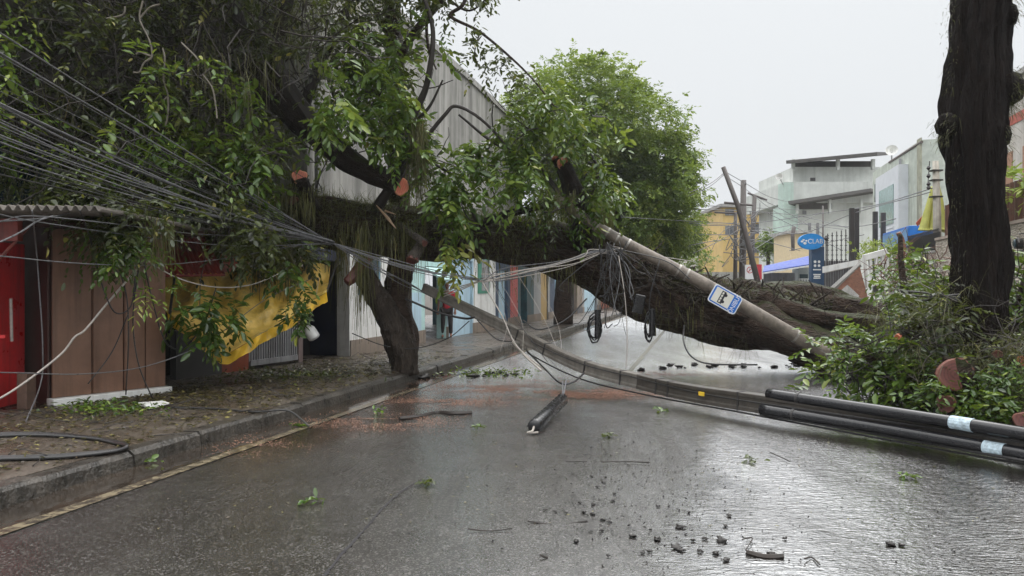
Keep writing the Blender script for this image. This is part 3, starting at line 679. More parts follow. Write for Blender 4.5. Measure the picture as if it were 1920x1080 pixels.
# ------------------------------------------------------------------ the fallen giant
TL = [P(1690, 625, 15.2), P(1600, 612, 15.0), P(1500, 610, 14.9), P(1400, 598, 14.8), P(1300, 575, 14.7), P(1200, 535, 14.6), P(1100, 487, 14.5), P(1000, 456, 14.4), P(900, 447, 14.2), P(800, 440, 14.0), P(700, 432, 13.8), P(600, 415, 13.6), P(500, 385, 13.2)]
TR = [.2, .36, .52, .56, .58, .60, .53, .44, .40, .42, .46, .42, .30]
ft = thing('fallen_tree', 'huge uprooted tree lying right across the flooded street', 'fallen tree', TL[5])
pth = cat(TL, 20); rad = np.interp(np.linspace(0, len(TL) - 1, len(pth)), range(len(TL)), TR)
trunk = MB().tube(pth, rad, 96, amp=.18, fr=1.5, ridge=.20).build('trunk', BARK, ft, smooth=True)
# root flare: heavy roots running on towards the right, clods between them
mb = MB()
for pts, r0, r1 in [
    ([(1420, 560, 14.6), (1500, 588, 14.3), (1570, 600, 14.0), (1650, 604, 13.6)], .26, .10), ([(1380, 545, 15.1), (1460, 560, 15.2), (1540, 578, 15.2), (1650, 585, 15)], .30, .06),
    ([(1440, 556, 15.6), (1520, 552, 15.8), (1590, 566, 15.9), (1640, 575, 15.8)], .32, .06), ([(1400, 600, 14.5), (1500, 640, 14.1), (1580, 660, 13.6), (1660, 690, 13)], .42, .2),
    ([(1500, 640, 14.6), (1580, 680, 14.2), (1640, 720, 13.7)], .45, .3), ([(1300, 530, 15.2), (1380, 540, 15.5), (1450, 549, 15.7), (1560, 562, 15.9)], .22, .06),
    ([(1560, 575, 14.6), (1640, 590, 14.3), (1720, 610, 13.8), (1790, 640, 13)], .30, .12), ([(1580, 590, 14.8), (1650, 592, 14.5), (1730, 600, 14.0), (1800, 620, 13.5)], .22, .08), ([(1520, 566, 15.5), (1600, 572, 15.4), (1680, 580, 15.0), (1760, 600, 14.5)], .20, .08), ([(1600, 600, 14.5), (1640, 630, 14.0), (1700, 690, 13.2)], .34, .2), ([(1560, 566, 15.4), (1600, 582, 15.3), (1650, 576, 15.2), (1680, 560, 15)], .16, .08), ([(1480, 552, 15.9), (1550, 555, 16), (1600, 570, 16.0)], .24, .05)]:
    p = cat([P(*q) for q in pts], 8); mb.tube(p, np.linspace(r0, r1, len(p)), 18, amp=.25, fr=2.5, ridge=.12, seed=r0 * 9)
mb.build('roots', BARK, ft, smooth=True)
# stripes of lifted bark along the upper side
mb = MB()
for i in range(230):
    k = RNG.integers(28, 120); a = RNG.uniform(.15, 1.5); rr = rad[k] * RNG.uniform(.98, 1.06)
    c = pth[k] + np.array([0, -math.cos(a), math.sin(a)]) * rr; d_ = nz(pth[k - 4] - pth[k + 4] + rnd(1, .25)[0]); l = RNG.uniform(.15, .55)
    mb.tube([c - d_ * l, c + rnd(1, .02)[0], c + d_ * l], [.012, .03, .01], 5)
mb.build('bark_strips', BARK_M, ft)

def limb(name, pts, r0, r1, parent, mat=BARK_L, sides=22, cut=None, cutmat=CUT, amp=.14, **k):
    p = cat([P(*q) for q in pts], 8); mb = MB().tube(p, np.linspace(r0, r1, len(p)), sides, amp=amp * 1.5, fr=3, ridge=.22, seed=r0 * 31)
    o = mb.build(name, mat, parent, smooth=True)
    if cut is not None:
        d_ = nz(p[-1] - p[-3]) if cut is True else nz(cut); face(o, p[-1], d_, r1, cutmat)
    return o
def face(part, c, nrm, r, mat, name='cut_face'):
    nrm = nz(nrm); u = nz(np.cross(nrm, ZU + .01)); v_ = np.cross(nrm, u); n_ = 22
    rr = [r * (1.0 + .30 * mnoise.noise(Vector((math.cos(2 * math.pi * k / n_) * 1.2, math.sin(2 * math.pi * k / n_) * 1.2, c[0] * 7)))) for k in range(n_)]
    ring = lambda s, h: [c + nrm * h + (u * math.cos(2 * math.pi * k / n_) + v_ * math.sin(2 * math.pi * k / n_)) * rr[k] * s for k in range(n_)]
    V = ring(1.0, -.03) + ring(1.02, .012) + ring(.93, .022) + ring(.4, .018); f = []
    for j in range(3): f += [[j * n_ + k, j * n_ + (k + 1) % n_, (j + 1) * n_ + (k + 1) % n_, (j + 1) * n_ + k] for k in range(n_)]
    f += [list(range(3 * n_, 4 * n_))]
    mb = MB().add(V, f, np.repeat([.0, 1., .75, 0.], n_)); root = part
    while root.parent: root = root.parent
    o = sub(name, mb, mat, part)
    return o
limb('limb', [(470, 120, 12.8), (540, 200, 12.9), (610, 265, 12.9), (670, 312, 12.8), (748, 348, 12.6)], .28, .155, ft, cut=np.array([.6, -1, -.1]))
limb('limb', [(600, 420, 13.5), (575, 380, 13.1), (561, 332, 12.6)], .20, .125, ft, cut=np.array([.25, -1, .2]))
limb('limb', [(590, 430, 13.4), (570, 400, 13), (552, 378, 12.7)], .15, .09, ft, cut=np.array([.1, -1, .1]), cutmat=CUT_D)
limb('limb', [(1100, 470, 14.2), (1090, 410, 14.0), (1072, 350, 13.8), (1056, 308, 13.6)], .28, .12, ft, cut=np.array([.25, -1, .35]))
limb('limb', [(1085, 390, 14.0), (1062, 340, 13.9), (1040, 296, 13.9)], .13, .06, ft, cut=True)
limb('limb', [(748, 420, 13.5), (775, 440, 13.2), (796, 456, 13.0)], .06, .055, ft, mat=BARK_G, cut=np.array([.8, -1, -.5]), cutmat=CUT_D)
limb('limb', [(795, 450, 13.3), (783, 470, 13.2), (772, 488, 13.1)], .10, .11, ft, mat=BARK_G, cut=np.array([-.2, -.6, -1]), cutmat=CUT_D)
limb('limb', [(690, 480, 13.3), (665, 515, 13.1), (650, 530, 13.0)], .12, .07, ft, mat=CUT_D)
limb('limb', [(640, 500, 13.6), (560, 560, 13.4), (510, 580, 13.2), (470, 640, 12.6)], .05, .02, ft, mat=TWIG)
limb('limb', [(870, 430, 13.6), (960, 400, 13.7), (1060, 380, 13.8)], .09, .04, ft)
# pale splinter of torn wood
mb = MB(); mb.tube([P(706, 385, 13.2), P(728, 410, 13.05), P(742, 428, 13.0)], [.01, .03, .008], 5); mb.tube([P(722, 395, 13.1), P(742, 402, 13.0)], [.02, .006], 5)
mb.build('torn_splinter', simple('torn_wood', (.45, .30, .19), .6), ft)
for pts in ([(700, 590, 12.9)],): pass
# boughs and twigs of the crushed crown
mb = MB()
for pts, r0, r1 in [
    ([(480, 330, 13), (440, 240, 12.8), (330, 200, 12.5), (250, 150, 12)], .12, .04), ([(600, 250, 12.9), (520, 120, 12.7), (540, 0, 12.5), (560, -80, 12.4)], .16, .07),
    ([(560, 230, 13.2), (600, 120, 13.2), (640, 40, 13.2), (680, -60, 13.2)], .11, .05), ([(470, 140, 12.8), (455, 60, 12.6), (420, -60, 12.5)], .15, .08), ([(700, 400, 13.6), (760, 300, 13.4), (775, 220, 13.3), (800, 160, 13.2), (812, 60, 13.1), (790, -20, 13)], .10, .03),
    ([(775, 230, 13.3), (805, 200, 13.2), (830, 150, 13.1)], .04, .015), ([(760, 310, 13.3), (830, 220, 13.2), (860, 200, 13.2), (920, 240, 13.1), (990, 330, 13.2)], .04, .02), ([(1060, 380, 13.8), (1000, 300, 13.6), (930, 270, 13.4), (860, 215, 13.3)], .05, .02),
    ([(1080, 420, 13.9), (1120, 330, 13.7), (1100, 280, 13.6), (1060, 240, 13.5)], .04, .02), ([(900, 440, 13.7), (880, 380, 13.3), (850, 330, 13.1), (800, 300, 13)], .04, .02)]:
    p = cat([P(*q) for q in pts], 7); mb.tube(p, np.linspace(r0, r1, len(p)), 9, amp=.18, fr=4)
polyA = [(-420, -330), (680, -330), (640, 40), (625, 240), (590, 350), (550, 420), (420, 440), (330, 410), (200, 385), (-420, 350)]
pts = clear(volume(polyA, 10.6, 14.0, 2700)); nt_ = len(pts); twigs(mb, pts, rnd(nt_) + np.array([0, 0, -.1]), RNG.uniform(.5, 1.7, nt_), .014, 4, .35)
polyB = [(630, 40), (800, 50), (830, 150), (900, 240), (1000, 190), (1110, 220), (1140, 340), (1150, 420), (1010, 420), (900, 400), (800, 420), (690, 360), (640, 250)]
pts = clear(volume(polyB, 12.6, 14.4, 170)); nt_ = len(pts); twigs(mb, pts, rnd(nt_) + np.array([0, 0, -.2]), RNG.uniform(.4, 1.2, nt_), .012, 4, .3)
mb.build('branches', TWIG, ft)
# pale aerial roots dangling in front of the dark crown
mb = MB()
for pts in ([(268, 2), (262, 35), (280, 75), (285, 105), (270, 118), (262, 135), (250, 136)], [(235, 12), (230, 28), (200, 35)], [(262, 35), (280, 15), (300, 8)], [(305, 90), (309, 110), (307, 150), (315, 180), (314, 220), (310, 235)], [(340, 80), (370, 110), (372, 125)],
            [(380, 140), (398, 165), (405, 200), (407, 222)], [(283, 105), (262, 98), (255, 102)], [(315, 180), (305, 190)]):
    mb.tube(cat([P(x, y, 10.35) for x, y in pts], 6), .012, 5, amp=.3, fr=9)
mb.build('aerial_roots', TWIG_L, ft)

# foliage -------------------------------------------------------------------
L_ = []
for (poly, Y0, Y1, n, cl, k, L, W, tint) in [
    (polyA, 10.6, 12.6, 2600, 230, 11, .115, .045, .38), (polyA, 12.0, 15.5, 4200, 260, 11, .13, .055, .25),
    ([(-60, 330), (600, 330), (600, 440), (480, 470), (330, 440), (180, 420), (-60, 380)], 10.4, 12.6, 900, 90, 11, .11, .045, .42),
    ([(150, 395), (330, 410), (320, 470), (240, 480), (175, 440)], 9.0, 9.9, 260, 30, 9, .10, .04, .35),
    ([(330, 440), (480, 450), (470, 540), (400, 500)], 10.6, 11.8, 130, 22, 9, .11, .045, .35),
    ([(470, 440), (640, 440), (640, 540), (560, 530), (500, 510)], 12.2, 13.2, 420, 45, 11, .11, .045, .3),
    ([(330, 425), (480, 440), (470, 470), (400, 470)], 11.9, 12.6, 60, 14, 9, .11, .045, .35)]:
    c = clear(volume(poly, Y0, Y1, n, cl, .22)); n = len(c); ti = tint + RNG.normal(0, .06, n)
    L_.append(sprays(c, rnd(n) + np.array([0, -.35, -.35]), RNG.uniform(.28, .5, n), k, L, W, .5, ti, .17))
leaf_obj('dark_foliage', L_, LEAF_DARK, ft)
L_ = []
for (poly, Y0, Y1, n, cl, k, L, W, tint) in [
    ([(640, 60), (790, 60), (800, 300), (740, 330), (650, 260)], 12.2, 13.4, 250, 46, 11, .17, .066, .52), ([(820, 330), (885, 370), (880, 410), (830, 420), (790, 390)], 12.6, 13.4, 90, 18, 10, .18, .07, .55),
    ([(770, 240), (900, 230), (1000, 280), (1030, 375), (900, 380), (790, 350)], 12.6, 14.0, 200, 42, 11, .17, .066, .48),
    ([(930, 200), (1060, 165), (1115, 215), (1150, 350), (1130, 400), (1040, 390), (960, 330)], 12.8, 14.2, 260, 50, 11, .17, .066, .48),
    ([(850, 440), (915, 430), (905, 475), (868, 490), (840, 455)], 12.9, 13.3, 30, 8, 11, .19, .075, .85),
    ([(400, 180), (620, 130), (640, 300), (560, 340), (440, 300)], 10.9, 12.0, 150, 26, 11, .17, .065, .55), ([(470, 290), (600, 270), (580, 400), (500, 410)], 11.6, 12.4, 120, 22, 11, .15, .06, .55), ([(80, 150), (400, 130), (430, 330), (100, 300)], 10.3, 10.9, 90, 16, 9, .14, .055, .62),
    ([(1000, 330), (1050, 345), (1095, 390), (1060, 425), (1000, 400)], 13.1, 13.5, 70, 12, 10, .12, .048, .15),
    ([(690, 60), (800, 60), (815, 320), (770, 330), (700, 260)], 13.2, 13.9, 150, 30, 11, .17, .066, .42), ([(560, 480), (640, 470), (640, 560), (590, 560)], 12.4, 12.9, 60, 12, 11, .14, .055, .3), ([(-60, 40), (60, 40), (50, 300), (-60, 330)], 10.2, 10.8, 60, 12, 9, .15, .06, .7)]:
    c = clear(volume(poly, Y0, Y1, n, cl, .17), 10); n = len(c); ti = tint + RNG.normal(0, .07, n)
    L_.append(sprays(c, rnd(n) + np.array([.1, -.3, -.3]), RNG.uniform(.35, .6, n), k, L, W, .55, ti, .14))
leaf_obj('bright_foliage', L_, LEAF_MID, ft)
L_ = []
for (poly, Y0, Y1, n, cl, L, W, tint) in [([(345, 570), (420, 556), (445, 590), (430, 620), (375, 610), (340, 600)], 10.4, 10.8, 34, 8, .17, .065, .38), ([(335, 600), (400, 610), (420, 630), (350, 630)], 10.5, 10.8, 8, 4, .15, .055, .42), ([(500, 505), (560, 520), (575, 600), (530, 560)], 11.2, 11.6, 22, 7, .15, .055, .3), ([(165, 425), (300, 430), (290, 480), (215, 490)], 9.0, 9.4, 50, 12, .10, .042, .4), ([(240, 485), (290, 470), (300, 560), (262, 540)], 9.4, 9.6, 10, 4, .12, .03, .75)]:
    c = volume(poly, Y0, Y1, n, cl, .10); L_.append(sprays(c, rnd(n) + np.array([0, -.3, -.6]), .3, 9, L, W, .6, tint, .12))
leaf_obj('drooping_foliage', L_, LEAF_MID, ft)
# epiphytes: wiry fern mats on the trunk and hanging beards
L_ = []
k = RNG.integers(134, len(pth) - 10, 9000); a = RNG.uniform(-.5, math.pi + .2, 9000)
org = pth[k] + np.stack([RNG.normal(0, .05, 9000), -np.cos(a) * rad[k] * 1.02, np.sin(a) * rad[k] * 1.02], 1)
out = np.stack([RNG.normal(0, .4, 9000), -np.cos(a), np.sin(a) + .4], 1)
L_.append(strand_arrays(org, .26, .010, .5, .45, out * .6))
k = RNG.integers(22, 150, 4200); a = RNG.uniform(.2, 2.4, 4200)
org = pth[k] + np.stack([RNG.normal(0, .08, 4200), -np.cos(a) * rad[k] * 1.02, np.sin(a) * rad[k] * 1.02], 1)
L_.append(strand_arrays(org, .15, .010, .6, .3, np.stack([rnd(4200, .6)[:, 0], -np.cos(a), np.sin(a)], 1)))
k = RNG.integers(60, 170, 500); org = pth[k] + np.stack([RNG.normal(0, .1, 500), -rad[k] * RNG.uniform(.6, 1.0, 500), -rad[k] * RNG.uniform(.1, .8, 500)], 1); L_.append(strand_arrays(org, .38, .008, .35, .12))
for (x0, x1, y0, Yd, n, l) in [(600, 800, 425, 13.25, 240, .45), (600, 800, 450, 13.3, 120, .9), (672, 690, 440, 13.1, 110, 1.5), (632, 645, 450, 13.1, 40, 1.0), (770, 800, 245, 12.8, 260, 1.15), (1090, 1150, 400, 13.95, 300, .35), (1000, 1080, 375, 13.4, 260, .25), (480, 560, 470, 12.5, 260, .8), (180, 330, 420, 9.5, 160, .6), (500, 590, 370, 12.6, 260, .4), (1180, 1320, 580, 14.0, 60, .3), (880, 1080, 500, 13.7, 120, .35)]:
    q_ = np.stack([RNG.uniform(x0, x1, n), y0 + RNG.normal(0, 14, n)], 1); org = np.stack([(q_[:, 0] - 960) * Yd / F, Yd + RNG.normal(0, .12, n), EYE + (HOR - q_[:, 1]) * Yd / F], 1)
    L_.append(strand_arrays(org, l, .012, .08, .55))
c = clear(volume(polyA, 10.6, 12.4, 3600, 160, .3)); L_.append(strand_arrays(c, .42, .010, .35, .35, rnd(len(c)) * .6)); c = clear(volume(polyA, 10.6, 12.0, 1500, 60, .2)); L_.append(strand_arrays(c, .6, .009, .15, .5))
strand_obj('hanging_ferns', L_, FERN, ft)

# ------------------------------------------------------------------ standing trees on the left
st = thing('leaning_dead_trunk', 'grey forked dead trunk leaning under the fallen tree on the pavement edge', 'tree trunk', P(752, 693, 13.4))
p = cat([P(758, 704, 13.4), P(754, 660, 13.4), P(738, 612, 13.4), P(708, 558, 13.35), P(672, 500, 13.3)], 14); MB().tube(p, np.interp(np.linspace(0, 1, len(p)), [0, .3, 1], [.23, .24, .17]), 40, amp=.30, fr=3.2, ridge=.28).build('trunk', BARK_M, st, smooth=True)
p = cat([P(758, 690, 13.45), P(765, 640, 13.6), P(745, 560, 13.7), P(755, 480, 13.8)], 8); MB().tube(p, np.linspace(.16, .24, len(p)), 20, amp=.2, fr=3, ridge=.15, seed=3).build('limb', BARK, st, smooth=True)
o = sub('hanging_ferns', MB().tube([P(700, 520, 13.2), P(703, 560, 13.1)], .01, 4), FERN, st.children[0])

vt = thing('street_tree', 'dark limbed tree standing behind the fallen crown at the top of the picture', 'tree', SP(-6.10, 15.3))
p = cat([SP(-6.10, 15.3, .1), P(748, 330, 14.9), P(742, 160, 14.8), P(738, 60, 14.7), P(730, -60, 14.6), P(700, -260, 14.5)], 8); MB().tube(p, np.linspace(.24, .12, len(p)), 16, amp=.15, fr=3, ridge=.1).build('trunk', BARK, vt, smooth=True)
mb = MB()
for pts, r0, r1 in [([(742, 130, 14.8), (770, 70, 14.5), (820, 10, 14.2), (880, -60, 14)], .10, .05), ([(735, 70, 14.7), (700, 20, 14.5), (660, -40, 14.3)], .09, .05), ([(800, 10, 14.2), (800, 60, 13.9), (806, 100, 13.7), (818, 130, 13.6)], .04, .015),
                    ([(880, -60, 14), (870, 5, 13.6), (845, 30, 13.4), (900, 60, 13.2), (960, 110, 13), (1000, 150, 12.9), (1040, 200, 12.8)], .04, .012), ([(900, 60, 13.2), (890, 100, 13.1), (900, 130, 13.1)], .015, .008), ([(740, 60, 14.6), (690, 90, 14.3), (640, 120, 14.1)], .03, .01), ([(830, -10, 14.1), (880, 20, 13.8), (930, -20, 13.6)], .03, .01), ([(742, 140, 14.7), (800, 165, 14.4), (850, 150, 14.2)], .02, .008)]:
    p = cat([P(*q) for q in pts], 7); mb.tube(p, np.linspace(r0, r1, len(p)), 8, amp=.15, fr=4)
mb.build('limb', BARK, vt, smooth=True)
L_ = []
for (poly, Y0, Y1, n, cl, k, L, W, tint, cz) in [([(560, -330), (960, -330), (930, -60), (880, 5), (800, 30), (640, 60)], 13.2, 15.2, 700, 70, 10, .14, .055, .32, .3), ([(870, 40), (940, 50), (945, 150), (900, 150), (880, 100)], 12.9, 13.3, 34, 8, 9, .12, .05, .3, .12), ([(780, 0), (930, -10), (900, 25), (800, 30)], 13.4, 14, 26, 7, 9, .12, .05, .3, .15),
                                          ([(940, 90), (1010, 140), (1020, 190), (960, 150)], 12.8, 13.1, 14, 5, 8, .12, .05, .28, .1), ([(650, 40), (760, 60), (740, 190), (650, 160)], 13.6, 14.6, 110, 22, 10, .15, .06, .45, .2)]:
    c = volume(poly, Y0, Y1, n, cl, cz); L_.append(sprays(c, rnd(n) + np.array([0, -.1, -.4]), RNG.uniform(.25, .45, n), k, L, W, .5, tint, .12))
leaf_obj('foliage', L_, LEAF_DARK, vt)

# big round green tree farther down the left pavement
gt = thing('pavement_tree', 'large bright green leafy tree rising beyond the fallen trunk', 'tree', SP(-5.9, 32, .15))
base = SP(-5.85, 32.3, .1); p = cat([base, base + np.array([.05, 0, 2.0]), base + np.array([.5, 0, 4.2]), base + np.array([1.2, .2, 6.2])], 8); MB().tube(p, np.linspace(.42, .24, len(p)), 16, amp=.18, fr=2).build('trunk', BARK, gt, smooth=True)
mb = MB(); top = base + np.array([.8, 0, 4.6])
lob = [(1010, 230, 90, 60), (1060, 170, 80, 55), (1110, 165, 85, 55), (1130, 230, 110, 70), (1190, 230, 90, 60), (1225, 290, 75, 60), (1250, 350, 62, 55), (1180, 330, 110, 70), (1120, 310, 100, 70), (1215, 410, 90, 60), (1260, 440, 55, 45), (1160, 410, 100, 60), (1245, 275, 45, 35), (1285, 345, 22, 18), (1290, 430, 25, 25), (1040, 280, 90, 70), (1210, 460, 70, 30), (990, 270, 60, 70), (1120, 460, 90, 40), (1100, 380, 90, 60)]
cl_c, cl_n, cl_t = [], [], []
for (px, py, rx, ry) in lob:
    Yd = 32 + RNG.uniform(-2.2, 2.6); c = P(px, py, Yd); rx, ry = rx * Yd / F, ry * Yd / F
    q_ = cat([top, (top + c) / 2 + np.array([0, 0, -.3]), c], 6); mb.tube(q_, np.linspace(.12, .03, len(q_)), 6)
    nsub = int(16 + 26 * rx * ry / 2)
    for _ in range(nsub):
        d_ = nz(rnd(1)[0]); s = c + d_ * np.array([rx, 1.5 * (rx + ry) / 2, ry]) * RNG.uniform(.55, 1.0); m_ = RNG.integers(16, 34); tt = RNG.normal(.52, .20)
        cl_c.append(s + rnd(m_, 1) * np.array([.30, .30, .17])); cl_n.append(np.broadcast_to(d_ + np.array([0, 0, -.2]), (m_, 3))); cl_t.append(np.full(m_, tt))
mb.build('limb', BARK, gt)
c = np.concatenate(cl_c); n_ = len(c)
leaf_obj('crown', [sprays(c, np.concatenate(cl_n) + rnd(n_, .6), .26, 6, .15, .065, .3, np.concatenate(cl_t), .10)], LEAF_FAR, gt)

# ------------------------------------------------------------------ right: the black mossy trunk still standing
rt = thing('mossy_tree', 'thick dark wet tree trunk standing upright on the right pavement', 'tree', (5.98, 9.6, .1))
cx = [(1842, 720), (1841, 640), (1836, 560), (1836, 450), (1832, 380), (1829, 330), (1826, 250), (1826, 220), (1832, 150), (1834, 80), (1840, 20), (1846, -60), (1850, -260), (1856, -500)]
cr = [.35, .325, .305, .285, .29, .31, .355, .35, .33, .315, .34, .34, .32, .31]
p = cat([P(x, y, 9.6) for x, y in cx], 9); r_ = np.interp(np.linspace(0, len(cr) - 1, len(p)), range(len(cr)), cr)
MB().tube(p, r_, 72, amp=.20, fr=2.2, ridge=.20, seed=5).build('trunk', BARK_R, rt, smooth=True)
for (x, y, r, nm) in ((1888, 165, .20, 'burl'), (1775, 232, .13, 'burl'), (1880, 30, .16, 'burl'), (1870, 255, .15, 'burl')):
    c = P(x, y, 9.5); MB().tube([c + ZU * s for s in (-1.15 * r, -.8 * r, 0, .7 * r, 1.05 * r)], [r * .3, r * .85, r, r * .8, r * .25], 20, amp=.35, fr=4, seed=x).build(nm, BARK_R, rt, smooth=True)
p = cat([P(1856, -480, 9.6), P(1700, -800, 9.8), P(1500, -1000, 9.5)], 6); MB().tube(p, np.linspace(.22, .1, len(p)), 12, amp=.15).build('limb', BARK_R, rt, smooth=True)
p = cat([P(1856, -480, 9.6), P(2000, -750, 9.8), P(2200, -900, 10)], 6); MB().tube(p, np.linspace(.24, .1, len(p)), 12, amp=.15).build('limb', BARK_R, rt, smooth=True)
L_ = []
def sidehair(x, y0, y1, n, l, dx, tint=.35):
    yy = RNG.uniform(y0, y1, n); org = np.stack([(x + RNG.normal(0, 5, n) - 960) * 9.5 / F, 9.5 + RNG.normal(0, .12, n), EYE + (HOR - yy) * 9.5 / F], 1)
    return strand_arrays(org, l, .008, .3, tint, np.broadcast_to(np.array([dx, -.2, .1]), (n, 3)))
L_ += [sidehair(1886, 130, 200, 420, .15, .5), sidehair(1890, 175, 215, 160, .25, .1), sidehair(1772, 215, 270, 160, .14, -.4), sidehair(1888, 0, 50, 260, .13, .4), sidehair(1872, 240, 290, 160, .14, .4), sidehair(1780, 0, 180, 110, .08, -.4), sidehair(1790, 290, 560, 120, .06, -.4), sidehair(1885, 290, 560, 140, .07, .4)]
k = RNG.integers(10, len(p) * 3, 10)
strand_obj('moss', L_, FERN, rt)

# ------------------------------------------------------------------ right: heap of sawn branches
BRUSH = 'sawn branches heaped by the right kerb'
def branchpile(label, mainpts, r0, r1, leafsets, mat=LEAF_MID, twn=0, cut=None, name='sawn_branch', cm=CUT_D):
    t = thing(name, label, 'branch', P(*mainpts[0]), BRUSH)
    p = cat([P(*q) for q in mainpts], 7); o = MB().tube(p, np.linspace(r0, r1, len(p)), 14, amp=.15, fr=4, ridge=.08).build('bough', BARK, t, smooth=True)
    if cut is not None: face(o, p[0], np.array(cut), r0 * .98, cm)
    L_ = []; mb = MB()
    for (poly, Y0, Y1, n, cl, k, L, W, tint) in leafsets:
        c = volume(poly, Y0, Y1, n, cl, .16); L_.append(sprays(c, rnd(n) + np.array([-.2, -.3, .1]), RNG.uniform(.22, .42, n), k, L, W, .3, tint, .15))
        m_ = max(3, n // 2); twigs(mb, volume(poly, Y0, Y1, m_), rnd(m_), RNG.uniform(.3, .8, m_), .010)
    if mb.n: mb.build('twigs', TWIG, t)
    if L_: leaf_obj('leaves', L_, mat, t)
    return t
branchpile('leafy branch spilling over the kerb at the left foot of the heap', [(1790, 705, 9.3), (1700, 690, 9.4), (1620, 670, 9.6), (1560, 680, 9.7)], .09, .02,
           [([(1545, 700), (1592, 640), (1660, 645), (1700, 700), (1690, 760), (1600, 748)], 9.0, 10.2, 190, 34, 9, .12, .05, .5), ([(1640, 640), (1760, 640), (1790, 720), (1760, 775), (1680, 765)], 9.0, 10.0, 110, 24, 9, .12, .05, .38)], cut=None)
branchpile('leafy branch standing up against the broken wall, tallest in the heap', [(1720, 640, 10.6), (1700, 560, 10.8), (1690, 500, 10.9), (1688, 440, 11)], .07, .03,
           [([(1672, 570), (1715, 530), (1770, 560), (1760, 640), (1670, 625)], 10.2, 11.4, 80, 16, 9, .13, .055, .6), ([(1680, 485), (1725, 495), (1790, 540), (1780, 600), (1710, 545)], 10.8, 12.0, 110, 18, 9, .12, .05, .42)])
branchpile('dark tangled branch lying in front of the standing trunk', [(1795, 600, 9.4), (1750, 610, 9.4), (1700, 620, 9.6), (1600, 690, 9.9)], .05, .02,
           [([(1700, 570), (1790, 560), (1795, 680), (1720, 660)], 8.9, 9.6, 90, 18, 9, .10, .04, .25)], mat=LEAF_DARK)
branchpile('bushy green branch to the right behind the standing trunk', [(1900, 640, 10.6), (1910, 560, 10.8), (1925, 500, 10.9)], .05, .02,
           [([(1880, 520), (2000, 500), (2000, 640), (1885, 650)], 10.4, 11.4, 190, 26, 9, .13, .05, .45), ([(1885, 440), (1990, 420), (1990, 520), (1890, 530)], 10.8, 11.3, 40, 9, 9, .13, .05, .6)])
branchpile('mossy bough at the right foot of the standing trunk', [(1870, 665, 8.7), (1900, 650, 8.9), (1960, 640, 9.2)], .05, .04,
           [([(1800, 680), (1850, 620), (2000, 600), (2000, 800), (1900, 800), (1830, 760)], 8.4, 9.4, 170, 30, 9, .07, .026, .35)], mat=LEAF_DARK, cut=(-.6, -1, 0), cm=CUT_D)
for (lab, c0, c1, r, nrm, cm) in [('large sawn log end, dark red, biggest cut in the heap', (1790, 702, 8.55), (1850, 690, 9.6), .185, (-.12, -1, .12), CUT_D), ('narrow red sawn log below the big log end', (1774, 758, 8.4), (1830, 748, 9.3), .10, (-.7, -1, .0), CUT_D),
                        ('small red cut stub at the right frame edge', (1916, 677, 8.6), (1980, 660, 9.2), .06, (-.4, -1, .1), CUT), ('torn red splintered branch low at the right frame edge', (1922, 790, 7.75), (1960, 740, 8.6), .10, (-.6, -1, .2), CUT_D), ('short orange cut branch on top of the leaves', (1684, 632, 9.0), (1745, 598, 9.3), .035, (-1, -.8, -.2), CUT)]:
    t = thing('sawn_log', lab, 'log', P(*c0), 'sawn logs in the heap'); c1 = (c0[0] + (c1[0] - c0[0]) * .35, c0[1] - 6, c1[2]); p = cat([P(*c0), (P(*c0) + P(*c1)) / 2 + ZU * .03, P(*c1)], 6)
    o = MB().tube(p, r, 30, amp=.34, fr=2.2, ridge=.16, seed=c0[0]).build('bark', BARK, t, smooth=True); face(o, P(*c0), nrm, r * 1.0, cm)
L_ = []
for (x, y, Y, n) in ((1850, 715, 8.3, 26), (1830, 742, 8.2, 18), (1815, 775, 8.15, 16), (1750, 735, 8.5, 22), (1765, 690, 8.8, 14), (1885, 700, 8.3, 22), (1880, 760, 8.0, 20)):
    c = P(x, y, Y) + rnd(n, .07); L_.append(sprays(c, rnd(n) + np.array([-.1, -.4, .2]), .26, 8, .085, .034, .4, RNG.choice([.25, .4, .6]), .14))
o = leaf_obj('fern_tufts', L_, LEAF_MID); tagit(o, 'low leafy fern growth crowding round the sawn log ends', 'ferns', kind='stuff')
c = np.concatenate([volume([(1640, 560), (1790, 540), (1800, 760), (1690, 740)], 8.7, 9.9, 1500, 60, .12), volume([(1800, 640), (1930, 610), (1940, 790), (1830, 770)], 8.2, 9.0, 1300, 50, .12)])
o = strand_obj('wiry_moss', [strand_arrays(c, .22, .007, .5, .4, rnd(len(c)) * .7)], FERN); tagit(o, 'wiry hanging moss tangled through the sawn branches', 'moss', kind='stuff')
# bulk of soil, moss and chips under the heap
mb = MB(); V = []; nx_, ny_ = 60, 40
for j in range(ny_):
    for i in range(nx_):
        a_ = 3.12 + 4.6 * i / (nx_ - 1); Yy = 7.4 + 9.5 * j / (ny_ - 1); q_ = SP(a_, Yy)
        h = .85 * math.exp(-((a_ - 4.6) / 1.3) ** 2) * (1 - math.exp(-((Yy - 7.3) / 1.1) ** 2)); h *= min(1, (a_ - 3.1) / .7) * min(1, (16.9 - Yy) / 2)
        h *= 1 + .7 * mnoise.fractal(Vector((q_[0] * 1.5, q_[1] * 1.5, 0)), 1, 2, 5)
        V.append((q_[0], q_[1], .105 + max(0, h)))
mb.add(V, [[j * nx_ + i, j * nx_ + i + 1, (j + 1) * nx_ + i + 1, (j + 1) * nx_ + i] for j in range(ny_ - 1) for i in range(nx_ - 1)])
o = mb.build('soil_heap', bark('heap_soil', (.006, .005, .003), (.022, .016, .010), (.030, .038, .010), .15, .8, 1.5), smooth=True); tagit(o, 'mossy dark soil and chips heaped under the sawn branches', 'soil', kind='stuff')
HV = np.array(V)
